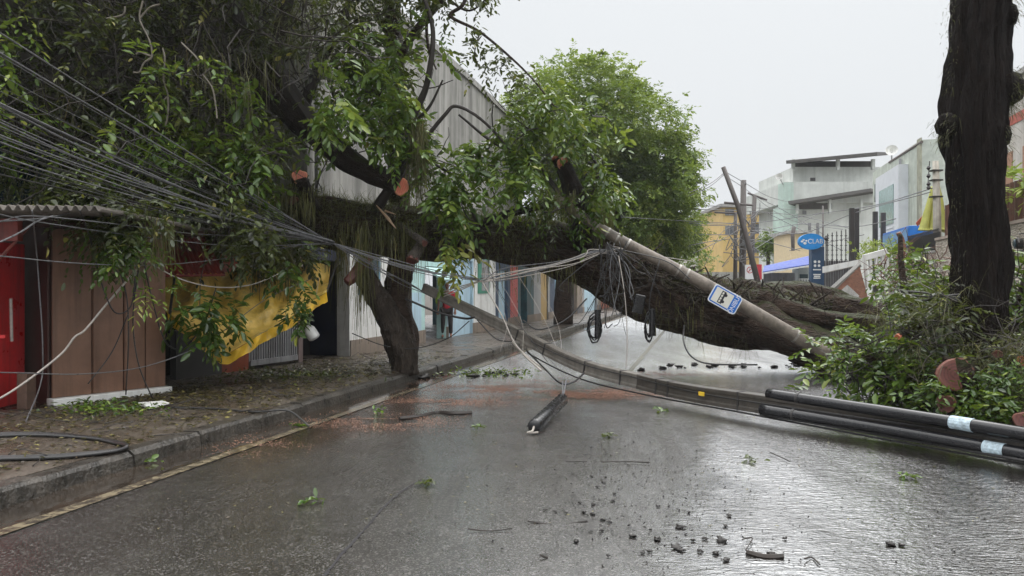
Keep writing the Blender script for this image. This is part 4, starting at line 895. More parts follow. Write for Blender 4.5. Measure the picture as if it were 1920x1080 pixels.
k = RNG.integers(0, len(HV), 5200); org = HV[k] + RNG.normal(0, .06, (5200, 3)) * np.array([1, 1, .3]); org = org[org[:, 2] > .16]
strand_obj('heap_moss', [strand_arrays(org, .13, .010, .5, .5, np.broadcast_to(np.array([0, -.2, .9]), org.shape))], FERN); o = bpy.data.objects['heap_moss']; tagit(o, 'wiry green moss and fern growing over the heap', 'moss', kind='stuff')
k = RNG.integers(0, len(HV), 2500); org = HV[k] + RNG.normal(0, .08, (2500, 3)) * np.array([1, 1, .3]) + ZU * .03; org = org[org[:, 2] > .15]
o = leaf_obj('heap_leaves', [leaf_arrays(org, rnd(len(org)) * np.array([1, 1, .4]), ZU + rnd(len(org), .5), RNG.uniform(.05, .12, len(org)), RNG.uniform(.02, .05, len(org)), RNG.uniform(.2, .95, len(org)))], LEAF_MID); tagit(o, 'loose green leaves scattered over the heap', 'leaves', kind='stuff')
# bundle of black cables lying across the heap
for i, dy in enumerate((0, 6, 12)):
    o = MB().tube(cat([P(1690 + 4 * i, 546 + dy, 9.6), P(1735, 549 + dy * 1.2, 9.3), P(1760, 556 - dy * .3, 9.2), P(1800, 552 + dy, 9.05)], 6), .014, 6).build('black_cable', CABLE_D, smooth=True); tagit(o, 'black cable stretched over the heap to the standing trunk', 'cable', 'black cables over the heap')
# ------------------------------------------------------------------ the snapped concrete pole across the road
PL = [P(2050, 866, 6.2), P(1920, 838, 6.7), P(1700, 800, 7.72), P(1430, 757, 9.05), P(1300, 737, 9.95), P(1200, 715, 10.8), P(1080, 681, 11.7), P(940, 610, 12.8), P(795, 540, 13.5)]
CONC_P = simple('dry_pole_concrete', (.15, .137, .118), .5, .4, 9, .5, 60, streak=7, stain=(.06, .05, .04))
pp = cat(PL, 8); tt = np.linspace(0, 1, len(pp))
fp = thing('fallen_pole', 'snapped rectangular concrete utility pole lying bent across the road with black pipes', 'utility pole', PL[3])
prof = [(-.5, -.5), (.5, -.5), (.5, -.3), (.44, -.24), (.44, .24), (.5, .3), (.5, .5), (-.5, .5), (-.5, .3), (-.44, .24), (-.44, -.24), (-.5, -.3)]
V = []; tan = np.gradient(pp, axis=0)
for c, tg, s in zip(pp, tan, tt):
    tg = nz(tg); sd = nz(np.cross(tg, ZU)); up_ = np.cross(sd, tg); w_, h_ = .19 * (1 - .35 * s), float(np.interp(s, [0, .4, .8, 1], [.235, .22, .195, .16]))
    V += [c + sd * a * w_ + up_ * b_ * h_ for a, b_ in prof]
n_ = len(prof); m_ = len(pp); V = np.array(V).reshape(m_, n_, 3); cut_ = int(.62 * m_)
for nm, i0, i1, mt in (('lower_shaft', 0, cut_, CONC), ('upper_shaft', cut_, m_ - 1, CONC_P)):
    k_ = i1 - i0 + 1
    MB().add(V[i0:i1 + 1].reshape(-1, 3), [[i * n_ + k, i * n_ + (k + 1) % n_, (i + 1) * n_ + (k + 1) % n_, (i + 1) * n_ + k] for i in range(k_ - 1) for k in range(n_)] + [list(range(n_)), list(range((k_ - 1) * n_, k_ * n_))[::-1]]).build(nm, mt, fp, bevel=.006)
def along(s, side=0, up=0):
    i = min(int(s * (m_ - 1)), m_ - 2); f_ = s * (m_ - 1) - i; c = pp[i] * (1 - f_) + pp[i + 1] * f_; tg = nz(pp[i + 1] - pp[i]); sd = nz(np.cross(tg, ZU)); u_ = np.cross(sd, tg)
    return c + sd * side + u_ * up, tg, sd, u_
sgn = 1 if along(.5, 1)[0][1] < along(.5, 0)[0][1] else -1           # the side that faces us
for s in (.405, .55, .58, .66, .73, .80, .845):
    c, tg, sd, u_ = along(s); w_, h_ = .19 * (1 - .35 * s), float(np.interp(s, [0, .4, .8, 1], [.235, .22, .195, .16]))
    MB().box(c, tg * .012, sd * (w_ / 2 + .006), u_ * (h_ / 2 + .006)).build('steel_band', IRON, fp)
for k_, (side, upo, rr) in enumerate([(.10, .04, .009), (.10, -.12, .012)]):
    q_ = [along(s, sgn * (side + .012 * math.sin(9 * s + k_)), upo - .05 * s * k_ + .02 * math.sin(12 * s + 2 * k_))[0] for s in np.linspace(.02, .82, 40)]
    MB().tube(q_, rr, 6).build('strapped_cable', CABLE_D, fp, smooth=True)
c, tg, sd, u_ = along(.47, sgn * .115, .03); MB().box(c, tg * .045, sd * .006, u_ * .025).build('yellow_tag', simple('tag_yellow', (.75, .50, .03), .5), fp)
# black conduit pipes lashed to it, with torn labels
PIPE = simple('pipe_black', (.014, .014, .016), .16, .3, 30)
LABEL = simple('torn_label', (.42, .52, .58), .6, .5, 30)
q1 = [P(1440, 738, 8.95), P(1650, 770, 7.85), P(1920, 813, 6.6), P(2060, 838, 6.1)]; q2 = [P(1427, 767, 8.9), P(1650, 803, 7.82), P(1920, 851, 6.6), P(2060, 880, 6.02)]
for nm, q_, r_, s in (('conduit_pipe', q1, .062, (.50, .535)), ('conduit_pipe', q2, .060, (.57, .605))):
    c = cat(q_, 14); o = MB().tube(c, r_, 18).build(nm, PIPE, fp, smooth=True)
    i0, i1 = int(s[0] * len(c)), int(s[1] * len(c)); sub('label_remnant', MB().tube(c[i0:i1 + 1], r_ + .002, 14, amp=.03, fr=9), LABEL, o)
    sub('coupling', MB().tube([c[4], c[4] + nz(c[5] - c[4]) * .03], r_ + .006, 16), IRON, o)
MB().tube(cat([P(1425, 776, 8.9), P(1650, 815, 7.85), P(1920, 864, 6.55), P(2050, 890, 6.0)], 10), .016, 6).build('strapped_cable', CABLE_D, fp, smooth=True)

# black splice closure hanging off its underside, and its cable loop
a, b_ = P(1052, 748, 11.2), P(1000, 800, 9.1); a = P(1055, 748, 9.9); b_ = G(1001, 800, .09)
ax = nz(b_ - a); t = thing('splice_case', 'long black cylindrical splice case hanging from the pole to the road', 'cable box', b_)
MB().tube([a, a + ax * .03, b_ - ax * .03, b_], [.06, .078, .078, .066], 20).build('tube', BLACK, t, smooth=True)
sdv = nz(np.cross(ax, ZU)); uv = np.cross(sdv, ax)
for k in range(5):
    an = k * 2 * math.pi / 5; MB().tube([a + (sdv * math.cos(an) + uv * math.sin(an)) * .078, b_ + (sdv * math.cos(an) + uv * math.sin(an)) * .078], .006, 5).build('rib', BLACK, t)
MB().tube(cat([b_, b_ + ax * .07 - ZU * .03, b_ + ax * .05 + sdv * .06 - ZU * .06, b_ - sdv * .05 - ZU * .06], 6), .012, 6).build('tail_cable', CABLE_W, t, smooth=True)
MB().tube([a, P(1062, 712, 10.4)], .01, 5).build('hanger', CABLE, t); MB().tube([a, P(1055, 716, 10.3)], .01, 5).build('hanger', CABLE, t)

# ------------------------------------------------------------------ leaning round pole with the bus stop sign
bp = thing('leaning_pole', 'weathered round concrete pole tipped against the fallen trunk, carrying the bus sign', 'utility pole', P(1560, 668, 13.2))
p = cat([P(1580, 680, 13.15), P(1460, 612, 13.2), P(1320, 532, 13.35), P(1200, 470, 13.5), P(1120, 425, 13.6), P(1040, 370, 13.7)], 8)
MB().tube(p, np.interp(np.linspace(0, 1, len(p)), [0, .35, 1], [.118, .116, .085]), 24, amp=.015, fr=6).build('shaft', simple('weathered_concrete_pole', (.185, .155, .125), .5, .5, 7, .5, 60, streak=6, stain=(.06, .045, .03)), bp, smooth=True)
for s in (.17, .34, .46, .485, .66, .70, .755, .80):
    i = int(s * (len(p) - 1)); d_ = nz(p[i + 1] - p[i]); MB().tube([p[i] - d_ * .018, p[i] + d_ * .018], np.interp(s, [0, .35, 1], [.118, .116, .085]) + .006, 20).build('steel_band', STEEL, bp)

SIGNB = simple('sign_blue', (.015, .14, .52), .35, .08); SIGNW = simple('sign_white', (.74, .75, .76), .4, .08); SIGNI = simple('sign_ivory', (.66, .65, .58), .45, .1)
cs = P(1359.5, 561, 13.05); xd = nz(P(1351 + 17.5, 561 - 31, 13.05) - P(1351, 561, 13.05)); yd = nz(P(1334, 547.5, 13.05) - P(1385, 574, 13.05)); yd = nz(yd - xd * np.dot(xd, yd)); zd = np.cross(xd, yd)
if zd[1] > 0: zd = -zd
k = 13.05 / F; hw, hh = 36.5 * k / 2, 58.5 * k / 2
def rrect(c, hw, hh, r, th):
    pts = []
    for sx_, sy_, a0 in ((1, 1, 0), (-1, 1, 90), (-1, -1, 180), (1, -1, 270)):
        for j in range(6): a_ = R(a0 + 18 * j); pts.append(c + xd * (sx_ * (hw - r) + r * math.cos(a_)) + yd * (sy_ * (hh - r) + r * math.sin(a_)))
    return MB().poly(pts, th, zd)
t = thing('bus_stop_sign', 'blue and white bus stop sign lettered ÔNIBUS strapped to the leaning pole', 'sign', cs)
rrect(cs, hw, hh, .05, .006).build('panel', SIGNW, t)
rrect(cs + zd * .0045, hw - .018, hh - .018, .04, .004).build('blue_field', SIGNB, t)
MB().box(cs + zd * .007 + yd * hh * .20, xd * (hw - .04), yd * (hh * .62), zd * .0015).build('pictogram_field', SIGNI, t)
mb = MB(); pc = cs + zd * .0095 + yd * hh * .22; bw, bh = hw * .66, hh * .15
mb.box(pc + yd * (bh * .2), xd * bw, yd * bh, zd * .001)
for i in (-1, 1): mb.poly([pc + xd * (i * bw * .55) + yd * (-bh * 1.0) + (xd * math.cos(a_) + yd * math.sin(a_)) * .028 for a_ in np.linspace(0, 2 * math.pi, 12, endpoint=False)], .002, zd)
mb.build('bus_pictogram', simple('sign_black', (.03, .03, .035), .5), t)
mb = MB()
for i in range(4): mb.box(pc + zd * .0016 + xd * (bw * (-.68 + .45 * i)) + yd * (bh * .42), xd * bw * .17, yd * bh * .36, zd * .0006)
mb.build('pictogram_window', SIGNI, t)
text('sign_lettering', 'ÔNIBUS', .112, SIGNW, cs + zd * .0085 - yd * hh * .68, xd, yd, t, .001, squash=.92)
MB().box(cs - zd * .03, xd * hw * .8, yd * .02, zd * .02).build('strap_bracket', STEEL, t)

# ------------------------------------------------------------------ cables
def wire(name, pts, r, mat, label, cat_, group=None, n=7, sides=5):
    o = MB().tube(cat([P(*q) for q in pts], n), r, sides).build(name, mat, smooth=True); return tagit(o, label, cat_, group)
K = (622, 455, 12.3); N_ = (905, 523, 12.7); T_ = (1150, 466, 13.25)
FAN = 'cables of the bundle fanning out from the upper left edge'
ys = [52, 92, 98, 136, 158, 170, 190, 194, 199, 205, 212, 222, 230, 238, 246, 255, 263, 270, 280, 286, 296, 305, 318, 332]
for i, y in enumerate(ys):
    sg = RNG.uniform(8, 20) + max(0, (y - 190) * .03); j = RNG.normal(0, 3, 4)
    f = lambda s: (-40 + (622 + 40) * s, y - 18 + (455 - y + 18) * s + sg * 4 * s * (1 - s) * (.5 if y < 180 else .9), 6.4 + (12.3 - 6.4) * s)
    pts = [(-160, y - 70, 5.4)] + [tuple(np.array(f(s)) + np.array([0, j[k], 0]) * .8) for k, s in enumerate((0, .3, .6, .85))] + [(K[0] + RNG.normal(0, 2), K[1] + RNG.normal(0, 3), K[2])]
    wire('overhead_cable', pts, RNG.choice([.0035, .0045, .006, .0085]) if y < 185 or y > 200 else .011, CABLE if RNG.random() < .68 else CABLE_D, 'one of the grey cables fanning from the upper left edge down to the knot', 'cable', FAN)
LOWF = 'slack cables swinging low across the brown kiosk to the knot'
for pts in ([(-120, 360, 6.0), (0, 402, 7.0), (130, 425, 8.2), (300, 448, 9.6), (450, 461, 11), (622, 457, 12.3)], [(-120, 470, 6.0), (0, 480, 7.0), (150, 494, 8.3), (290, 497, 9.6), (420, 485, 10.9), (540, 463, 11.8), (622, 453, 12.3)],
            [(-80, 430, 6.4), (0, 415, 7.0), (60, 405, 7.6), (200, 418, 8.6), (360, 438, 10.2), (500, 445, 11.4), (622, 455, 12.3)]):
    wire('slack_cable', pts, .0065, CABLE, 'grey cable sagging low across the front of the brown kiosk', 'cable', LOWF)
LPOL = 'cables running from the knot to the fallen pole tip'
for i in range(4):
    wire('slack_cable', [K, (690 + RNG.normal(0, 3), 493 + RNG.normal(0, 4), 12.6), (750 + RNG.normal(0, 3), 524 + RNG.normal(0, 4), 12.9), (790 + i * 5, 545 + i * 3, 13.35)], .007, CABLE, 'grey cable dropping from the knot to the tip of the fallen pole', 'cable', LPOL)
LN = 'cables running from the knot to the tangle mid street'
for i in range(5):
    wire('slack_cable', [K, (710 + RNG.normal(0, 4), 481 + i * 2.2, 12.5), (810 + RNG.normal(0, 4), 506 + i * 2.4, 12.6), (N_[0] - 6, N_[1] + RNG.normal(0, 3), N_[2])], .007, CABLE, 'grey cable from the knot to the tangle over the street', 'cable', LN)
LB = 'cables slung from the tangle to the leaning bus stop pole'
for i in range(11):
    y = RNG.normal(0, 7); wire('slack_cable', [(N_[0] + RNG.normal(0, 6), N_[1] + RNG.normal(0, 5), 12.7), (965 + RNG.normal(0, 8), 512 + RNG.normal(0, 6), 12.8), (1060 + RNG.normal(0, 10), 492 + y, 12.9), (1110 + RNG.normal(0, 8), 474 + y * .8, 13.0), (T_[0] + RNG.normal(0, 10), T_[1] + RNG.normal(0, 6), 13.15)], RNG.choice([.006, .008, .010]), CABLE_W if i % 3 else CABLE, 'pale cable slung between the mid street tangle and the leaning pole', 'cable', LB)
for i in range(3): wire('slack_cable', [(N_[0], N_[1] + 2, 12.7), (870, 535 + i * 3, 12.8), (832, 546 + i * 5, 13.0)], .010, CABLE_W, 'pale cable from the tangle back to the fallen pole tip', 'cable', 'short cables from the tangle to the pole tip')
DG = 'loose cable ends dangling from the leaning pole'
for i in range(26):
    x = 1150 + RNG.normal(0, 14); y = 462 + RNG.normal(0, 7); x2 = 1150 + RNG.normal(20, 55); l = RNG.uniform(60, 190); c = RNG.normal(0, 18)
    wire('dangling_cable', [(x, y, 13.0), ((x + x2) / 2 + c, y + l * .35, 12.95), (x2, y + l * .8, 12.9), (x2 + RNG.normal(0, 16), y + l * RNG.uniform(.75, 1.0), 12.9)], RNG.choice([.004, .006, .009]), CABLE_D if RNG.random() < .85 else CABLE, 'loose cable end dangling under the bands of the leaning pole', 'cable', DG)
DT = 'thin wires straggling down from the tangle to the road'
for i in range(7):
    x = 905 + RNG.normal(30, 50); y = 520 + RNG.normal(0, 5); x2 = x + RNG.normal(90, 60)
    wire('straggling_wire', [(min(max(x, 880), 1060), y - max(0, x - 905) * .12, 12.7), ((x + x2) / 2 + RNG.normal(0, 12), y + 75, 12.4), (x2, 655 + RNG.uniform(0, 40), 12.0)], RNG.choice([.003, .005]), CABLE_W if RNG.random() < .4 else CABLE_D, 'thin wire straggling down from the mid street tangle', 'wire', DT)
for pts, r, mat, lab in [
    ([(-60, 775, 8.0), (20, 735, 8.4), (110, 668, 8.9), (140, 632, 9.0), (160, 618, 9.1), (200, 570, 9.3), (262, 498, 9.6), (272, 486, 9.7)], .014, CABLE_W, 'thick pale cable rising diagonally across the brown kiosk'),
    ([(-60, 698, 7.0), (30, 699, 7.8), (160, 701, 8.8), (280, 685, 9.8), (390, 640, 10.6), (500, 560, 11.6), (590, 520, 12.4)], .007, CABLE, 'thin cable crossing low along the brown kiosk and up past the yellow canvas'),
    ([(272, 486, 9.7), (330, 520, 10.2), (400, 538, 10.8), (470, 534, 11.4), (535, 508, 12)], .010, CABLE_W, 'pale cable looping across the top of the yellow canvas'),
    ([(270, 492, 9.7), (285, 560, 9.9), (310, 640, 10.2), (345, 652, 10.5), (385, 600, 10.8), (405, 540, 11)], .010, CABLE_D, 'dark cable hanging in a deep loop beside the yellow canvas'),
    ([(150, 395, 8.2), (170, 450, 9.0), (190, 530, 9.2), (215, 585, 9.3), (245, 575, 9.5), (254, 520, 9.6)], .009, CABLE_D, 'dark cable looping in front of the kiosk panels'),
    ([(60, 395, 8.1), (68, 470, 8.9), (75, 560, 9.0), (80, 650, 9.0), (76, 720, 9.0), (38, 815, 8.0)], .009, CABLE, 'slim cable dropping from the corrugated roof to the pavement'),
    ([(222, 500, 9.5), (238, 560, 9.6), (241, 640, 9.6), (236, 740, 9.7)], .009, CABLE_D, 'dark cable hanging straight down the middle kiosk panel'),
    ([(262, 490, 9.7), (252, 560, 9.7), (250, 620, 9.8), (262, 690, 9.8), (292, 760, 9.9)], .009, CABLE_D, 'dark cable curving down the right kiosk panel'),
    ([(240, 590, 9.5), (210, 660, 9.5), (165, 720, 9.3)], .008, CABLE_D, 'dark cable slanting down across the kiosk panels'),
    ([(100, 405, 8.2), (70, 415, 8.0), (30, 440, 7.6), (-60, 480, 7)], .010, CABLE, 'grey cable crossing under the corrugated roof edge'),
    ([(240, 374, 9.4), (160, 392, 9.0), (90, 408, 8.2), (0, 415, 7.4), (-80, 420, 7)], .009, CABLE, 'grey cable laid over the corrugated roof edge'),
    ([(760, 560, 13.1), (820, 585, 13.0), (870, 597, 12.9), (890, 595, 12.75)], .020, CABLE_D, 'thick black cable sagging from the leaning trunk to the fallen pole'),
    ([(660, 625, 13.0), (720, 648, 13.2), (780, 653, 13.2), (840, 634, 13.1), (880, 602, 12.9)], .009, CABLE_D, 'dark cable sagging in front of the leaning dead trunk'),
    ([(1283, 610, 13.8), (1282, 640, 13.2), (1296, 668, 12.9), (1330, 682, 12.7), (1420, 684, 12.6)], .016, CABLE_D, 'dark cable curling down from the fallen trunk to the road'),
    ([(985, 655, 12.4), (1020, 690, 11.6), (1050, 718, 10.6), (1075, 716, 10.6), (1095, 700, 11.4)], .014, CABLE_D, 'black cable bundle looping under the fallen pole'),
    ([(960, 640, 12.5), (985, 668, 12.0), (1015, 695, 11.4)], .018, CABLE_W, 'pale cable slanting beneath the fallen pole'),
    ([(905, 530, 12.6), (940, 590, 12.4), (970, 650, 12.2), (1030, 700, 11.6)], .012, CABLE_W, 'pale cable stretched from the tangle down past the fallen pole'),
    ([(1100, 560, 12.9), (1060, 600, 12.6), (1010, 618, 12.5), (980, 600, 12.5)], .014, CABLE_D, 'thick dark loop hanging between tangle and leaning pole'),
    ([(1160, 480, 12.95), (1172, 560, 12.9), (1176, 640, 12.85), (1174, 690, 12.8)], .008, CABLE_W, 'long pale line hanging straight from the leaning pole'),
    ([(895, 600, 12.6), (930, 635, 12.4), (960, 640, 12.4)], .012, CABLE_D, 'short dark jumper under the fallen pole'),
    ([(1300, 490, 20), (1220, 478, 16), (1150, 462, 13.4)], .010, CABLE_W, 'pale line running back from the leaning pole to the far poles'),
    ([(1165, 407, 26), (1300, 415, 29), (1400, 420, 31)], .012, CABLE, 'far line crossing in front of the green tree')]:
    wire('loose_cable', pts, r, mat, lab, 'cable')
# hanging cable coils
for (x, y, Yd, lab) in [(1115, 610, 12.9, 'black cable coil hanging in front of the far pavement tree'), (1217, 608, 12.9, 'black cable coil hanging just under the fallen trunk')]:
    c = P(x, y, Yd); t = thing('cable_coil', lab, 'cable coil', c, 'hanging black cable coils')
    for k_ in range(5):
        an = RNG.normal(0, .35); d_ = np.array([math.cos(an), math.sin(an), 0]); rx, rz = RNG.uniform(.08, .13) * (1 if x < 1200 else .7), RNG.uniform(.14, .24)
        q_ = [c + d_ * (rx * math.cos(a_)) + ZU * (rz * math.sin(a_) - .05 * k_ * .5) + rnd(1, .006)[0] for a_ in np.linspace(0, 2 * math.pi, 22)]; MB().tube(q_, .013, 6, cap=False).build('loop', BLACK, t, smooth=True)
    MB().tube([c + ZU * .27 + np.array([.05, -.03, 0]), c - ZU * .20 + np.array([.05, -.03, 0])], [.05, .06], 10).build('splice_box', BLACK, t)
    MB().tube(cat([c + ZU * .2, c + ZU * .55 + np.array([.03, 0, 0]), P(x + 20, y - 120, 13)], 5), .009, 5).build('hanging_cable', CABLE_D, t, smooth=True)
c = P(1198, 570, 12.95); o = MB().box(c, np.array([.09, .01, -.02]), np.array([0, .06, 0]), np.array([.03, 0, .16])).build('junction_box', BLACK, bevel=.02); tagit(o, 'dark plastic junction box caught under the fallen trunk', 'cable box')

# black hose loop on the left pavement
for i in range(3):
    q_ = [G(-140, 826 - i * 3, .17), G(40, 816 - i * 2, .17), G(150, 820 - i, .17), G(215, 828 + i, .17), G(238, 836, .175 + .015 * i), G(215, 844 + i, .17), G(120, 853 + i * 2, .17), G(0, 857 + i * 2, .17), G(-140, 860 + i * 2, .17)]
    o = MB().tube(cat(q_, 8), .017, 7).build('black_hose', CABLE_D, smooth=True); tagit(o, 'black cable doubled back in a flat loop on the left pavement', 'cable', 'black cables looped on the pavement')
o = MB().tube(cat([G(320, 764, .165), G(400, 766, .17), G(480, 772, .165), G(540, 770, .165), G(580, 800, .01)], 8), .012, 6).build('black_hose', CABLE_D, smooth=True); tagit(o, 'thin dark cable trailing along the pavement to the kerb', 'cable')
o = MB().poly([G(258, 757, .19), G(305, 753, .20), G(318, 757, .19), G(280, 765, .18)], .03, ZU).build('foam_sheet', WHITE, bevel=.005); tagit(o, 'white foam sheet lying on the pavement in front of the brown kiosk', 'foam sheet')

# ------------------------------------------------------------------ litter, twigs and clods on the ground
MUD0 = simple('wet_crumb', (.014, .011, .009), .5, .5, 40)
def gl(n, xs, ys_, z=.0):
    return np.stack([RNG.uniform(*xs, n), RNG.uniform(*ys_, n), np.full(n, z)], 1)
def onpave(n):
    a_ = RNG.uniform(-8.2, -5.3, n); Yy = 4 + 14 * RNG.beta(2, 2.0, n); return np.stack([a_ + SL * Yy, Yy, np.full(n, .165)], 1)
c = np.concatenate([onpave(4200), np.stack([RNG.normal(-4.9, .7, 900), RNG.normal(10.2, .5, 900), np.full(900, .17)], 1), np.stack([RNG.normal(-3.0, .6, 900), RNG.normal(13.6, .8, 900), np.full(900, .17)], 1)])
c = c[(c[:, 0] - SL * c[:, 1]) < -5.3]; n_ = len(c)
o = leaf_obj('leaf_litter', [leaf_arrays(c, rnd(n_) * np.array([1, 1, .15]), ZU + rnd(n_, .2), RNG.uniform(.03, .09, n_), RNG.uniform(.015, .035, n_), RNG.uniform(0, 1, n_))], DEAD); tagit(o, 'sodden brown and yellow leaves littering the left pavement', 'leaf litter', kind='stuff')
mb = MB(); m_ = 260; c = onpave(m_); c = c[(c[:, 0] - SL * c[:, 1]) < -5.4]; twigs(mb, c, rnd(len(c)) * np.array([1, 1, .05]), RNG.uniform(.1, .5, len(c)), .007, 4, .15)
o = mb.build('twig_litter', TWIG); tagit(o, 'fine broken twigs strewn over the left pavement', 'twigs', kind='stuff')
c = gl(900, (-3, 5), (5, 13), .006); c = c[(c[:, 0] - SL * c[:, 1] > -4.4) & (c[:, 0] - SL * c[:, 1] < 2.8)]; n_ = len(c)
o = leaf_obj('road_chips', [leaf_arrays(c, rnd(n_) * np.array([1, 1, .05]), ZU + rnd(n_, .1), RNG.uniform(.010, .035, n_), RNG.uniform(.006, .015, n_), RNG.uniform(0, 1, n_))], DEAD); tagit(o, 'tiny leaf scraps and bark chips spread over the wet road', 'debris', kind='stuff')
c = np.array([G(RNG.normal(1180, 150), RNG.normal(930, 70), .008) for _ in range(700)] + [G(RNG.uniform(1000, 1800), RNG.uniform(800, 1070), .008) for _ in range(260)]); n_ = len(c)
o = leaf_obj('bark_crumbs', [leaf_arrays(c, rnd(n_) * np.array([1, 1, .3]), ZU + rnd(n_, .5), RNG.uniform(.008, .03, n_), RNG.uniform(.005, .016, n_), np.zeros(n_))], MUD0); tagit(o, 'tiny black bark crumbs sprinkled over the right half of the road', 'debris', kind='stuff')
# orange sawdust washed over the road
m, n, b = M('sawdust'); T = NT(n); n.links.new(T.mix(T.noise(60, T.pos(), 3), (.22, .11, .075), (.40, .22, .15)), b.inputs['Base Color']); b.inputs['Roughness'].default_value = .8; SAW = m
c = []
for (px, py, sx_, sy_, n_) in [(1115, 738, 70, 6, 11000), (930, 728, 55, 5, 6000), (840, 752, 75, 6, 5000), (1240, 702, 60, 4, 4500), (700, 790, 90, 9, 4000), (820, 722, 40, 9, 2000), (480, 835, 60, 10, 800), (1010, 715, 60, 6, 2500)]:
    for x_, y_ in zip(RNG.normal(px, sx_, n_), RNG.normal(py, sy_, n_)): c.append(G(x_, max(y_, 660), .008))
c = np.array(c); c = c[(c[:, 0] - SL * c[:, 1] > -5.0)]
k_ = np.array([mnoise.noise(Vector((q_[0] * 1.6, q_[1] * 3, 3))) + .5 * mnoise.noise(Vector((q_[0] * 6, q_[1] * 12, 1))) for q_ in c]); c = c[k_ > -.1]; n_ = len(c)
o = leaf_obj('sawdust', [leaf_arrays(c, rnd(n_) * np.array([1, 1, .05]), ZU + rnd(n_, .1), RNG.uniform(.008, .022, n_), RNG.uniform(.006, .012, n_), RNG.uniform(0, 1, n_))], SAW); tagit(o, 'orange sawdust drifts washed across the wet road', 'sawdust', kind='stuff')
# dark clods right of the middle
def clod(p, r):
    bm_v = []; n1, n2 = 6, 9; f = []
    for j in range(n1 + 1):
        th = math.pi * j / n1
        for i in range(n2):
            ph = 2 * math.pi * i / n2; d_ = np.array([math.sin(th) * math.cos(ph), math.sin(th) * math.sin(ph), math.cos(th) * .42])
            rr = r * (1 + 1.2 * mnoise.fractal(Vector(d_ * 2.2 + p * 9), 1, 2, 4)); bm_v.append(p + d_ * rr)
    for j in range(n1):
        for i in range(n2): f.append([j * n2 + i, (j + 1) * n2 + i, (j + 1) * n2 + (i + 1) % n2, j * n2 + (i + 1) % n2])
    return MB().add(bm_v, f)
MUD = simple('wet_mud', (.015, .012, .010), .5, .5, 40)
cl = [(1352, 1012, .05), (1275, 987, .035), (1232, 1010, .035), (1268, 1026, .04), (1185, 1004, .028), (1112, 945, .025), (1088, 942, .02), (1095, 960, .025), (1112, 963, .028), (1130, 974, .025), (1142, 978, .022), (1292, 960, .022), (1367, 966, .025), (1360, 985, .022), (1080, 1014, .025), (1150, 938, .022), (1022, 955, .018), (1040, 958, .015), (1062, 961, .018), (1300, 1012, .022), (1321, 1009, .022), (1276, 1030, .03), (1313, 1033, .025), (1342, 1037, .03), (1362, 1049, .03), (1205, 1035, .02), (1218, 1033, .02), (1110, 892, .02), (1132, 903, .022), (1120, 912, .02), (1234, 948, .02), (1152, 925, .02), (1128, 994, .02), (1140, 1042, .018), (1445, 1040, .045), (1670, 1020, .04), (1690, 1021, .025), (1472, 1009, .022)]
for x, y, r in cl:
    p = G(x, y, .012); o = clod(p, r * .72).build('mud_clod', MUD, smooth=True); tagit(o, 'small black clod of wet soil on the right half of the road', 'clod', 'black soil clods scattered on the road')
for x, y, s, lab in [(580, 943, .16, 'single bright green leaf pair lying on the open road'), (258, 868, .26, 'small leafy sprig in the gutter against the kerb'), (895, 802, .10, 'tiny green leaf scrap on the road behind the tyre line'), (800, 908, .12, 'dark leaf scrap near the middle of the road'), (708, 772, .12, 'green leaf scraps by the puddle edge'), (1140, 818, .14, 'dark clump of leaves right of the splice case'), (1410, 865, .16, 'dark leaf clump right of centre on the wet road'), (1240, 772, .22, 'pale green sprig fallen just this side of the pole'), (1700, 895, .12, 'small green leaf scrap in the right hand puddle'), (560, 800, .12, 'leaf scraps caught at the gutter edge')]:
    p = G(x, y, .012); n_ = 14; c = p + RNG.normal(0, s * .32, (n_, 3)) * np.array([1, .7, .12]) + ZU * .02
    o = leaf_obj('leaf_sprig', [leaf_arrays(c, rnd(n_) * np.array([1, 1, .3]), ZU + rnd(n_, .4), RNG.uniform(.05, .10, n_), RNG.uniform(.025, .045, n_), RNG.uniform(.2, .7, n_))], LEAF_MID if 'dark' not in lab else LEAF_DARK); tagit(o, lab, 'leaves', 'leaf scraps on the road')
for pts, r, lab in [([(748, 786), (790, 780), (820, 772), (850, 776), (884, 774)], .025, 'rough fallen stick lying along the puddle edge left of centre'), ([(988, 977), (1040, 977), (1102, 974)], .006, 'thin straight twig on the road near the clods'), ([(880, 992), (920, 994), (960, 992)], .005, 'short twig on the road left of the clods'),
                    ([(1400, 1036), (1430, 1040), (1465, 1040)], .016, 'short fat stick at the bottom right of the road'), ([(1010, 1045), (1025, 1040)], .007, 'tiny twig at the bottom middle'), ([(1440, 850), (1480, 865)], .005, 'thin twig in the right hand puddle'), ([(1130, 870), (1180, 866), (1220, 868)], .006, 'twig lying behind the clods'),
                    ([(1060, 865), (1100, 864)], .005, 'thin twig left of the puddle reflection'), ([(1510, 1050), (1525, 1042), (1535, 1058)], .005, 'curled wire thin twig at the bottom right'), ([(1395, 1015), (1410, 1010), (1400, 1030)], .004, 'wispy curled tendril by the clods')]:
    o = MB().tube(cat([G(x, y, .015) + rnd(1, .008)[0] for x, y in pts], 6), r, 6, amp=.3, fr=9).build('stick', TWIG); tagit(o, lab, 'stick', 'sticks lying on the road')
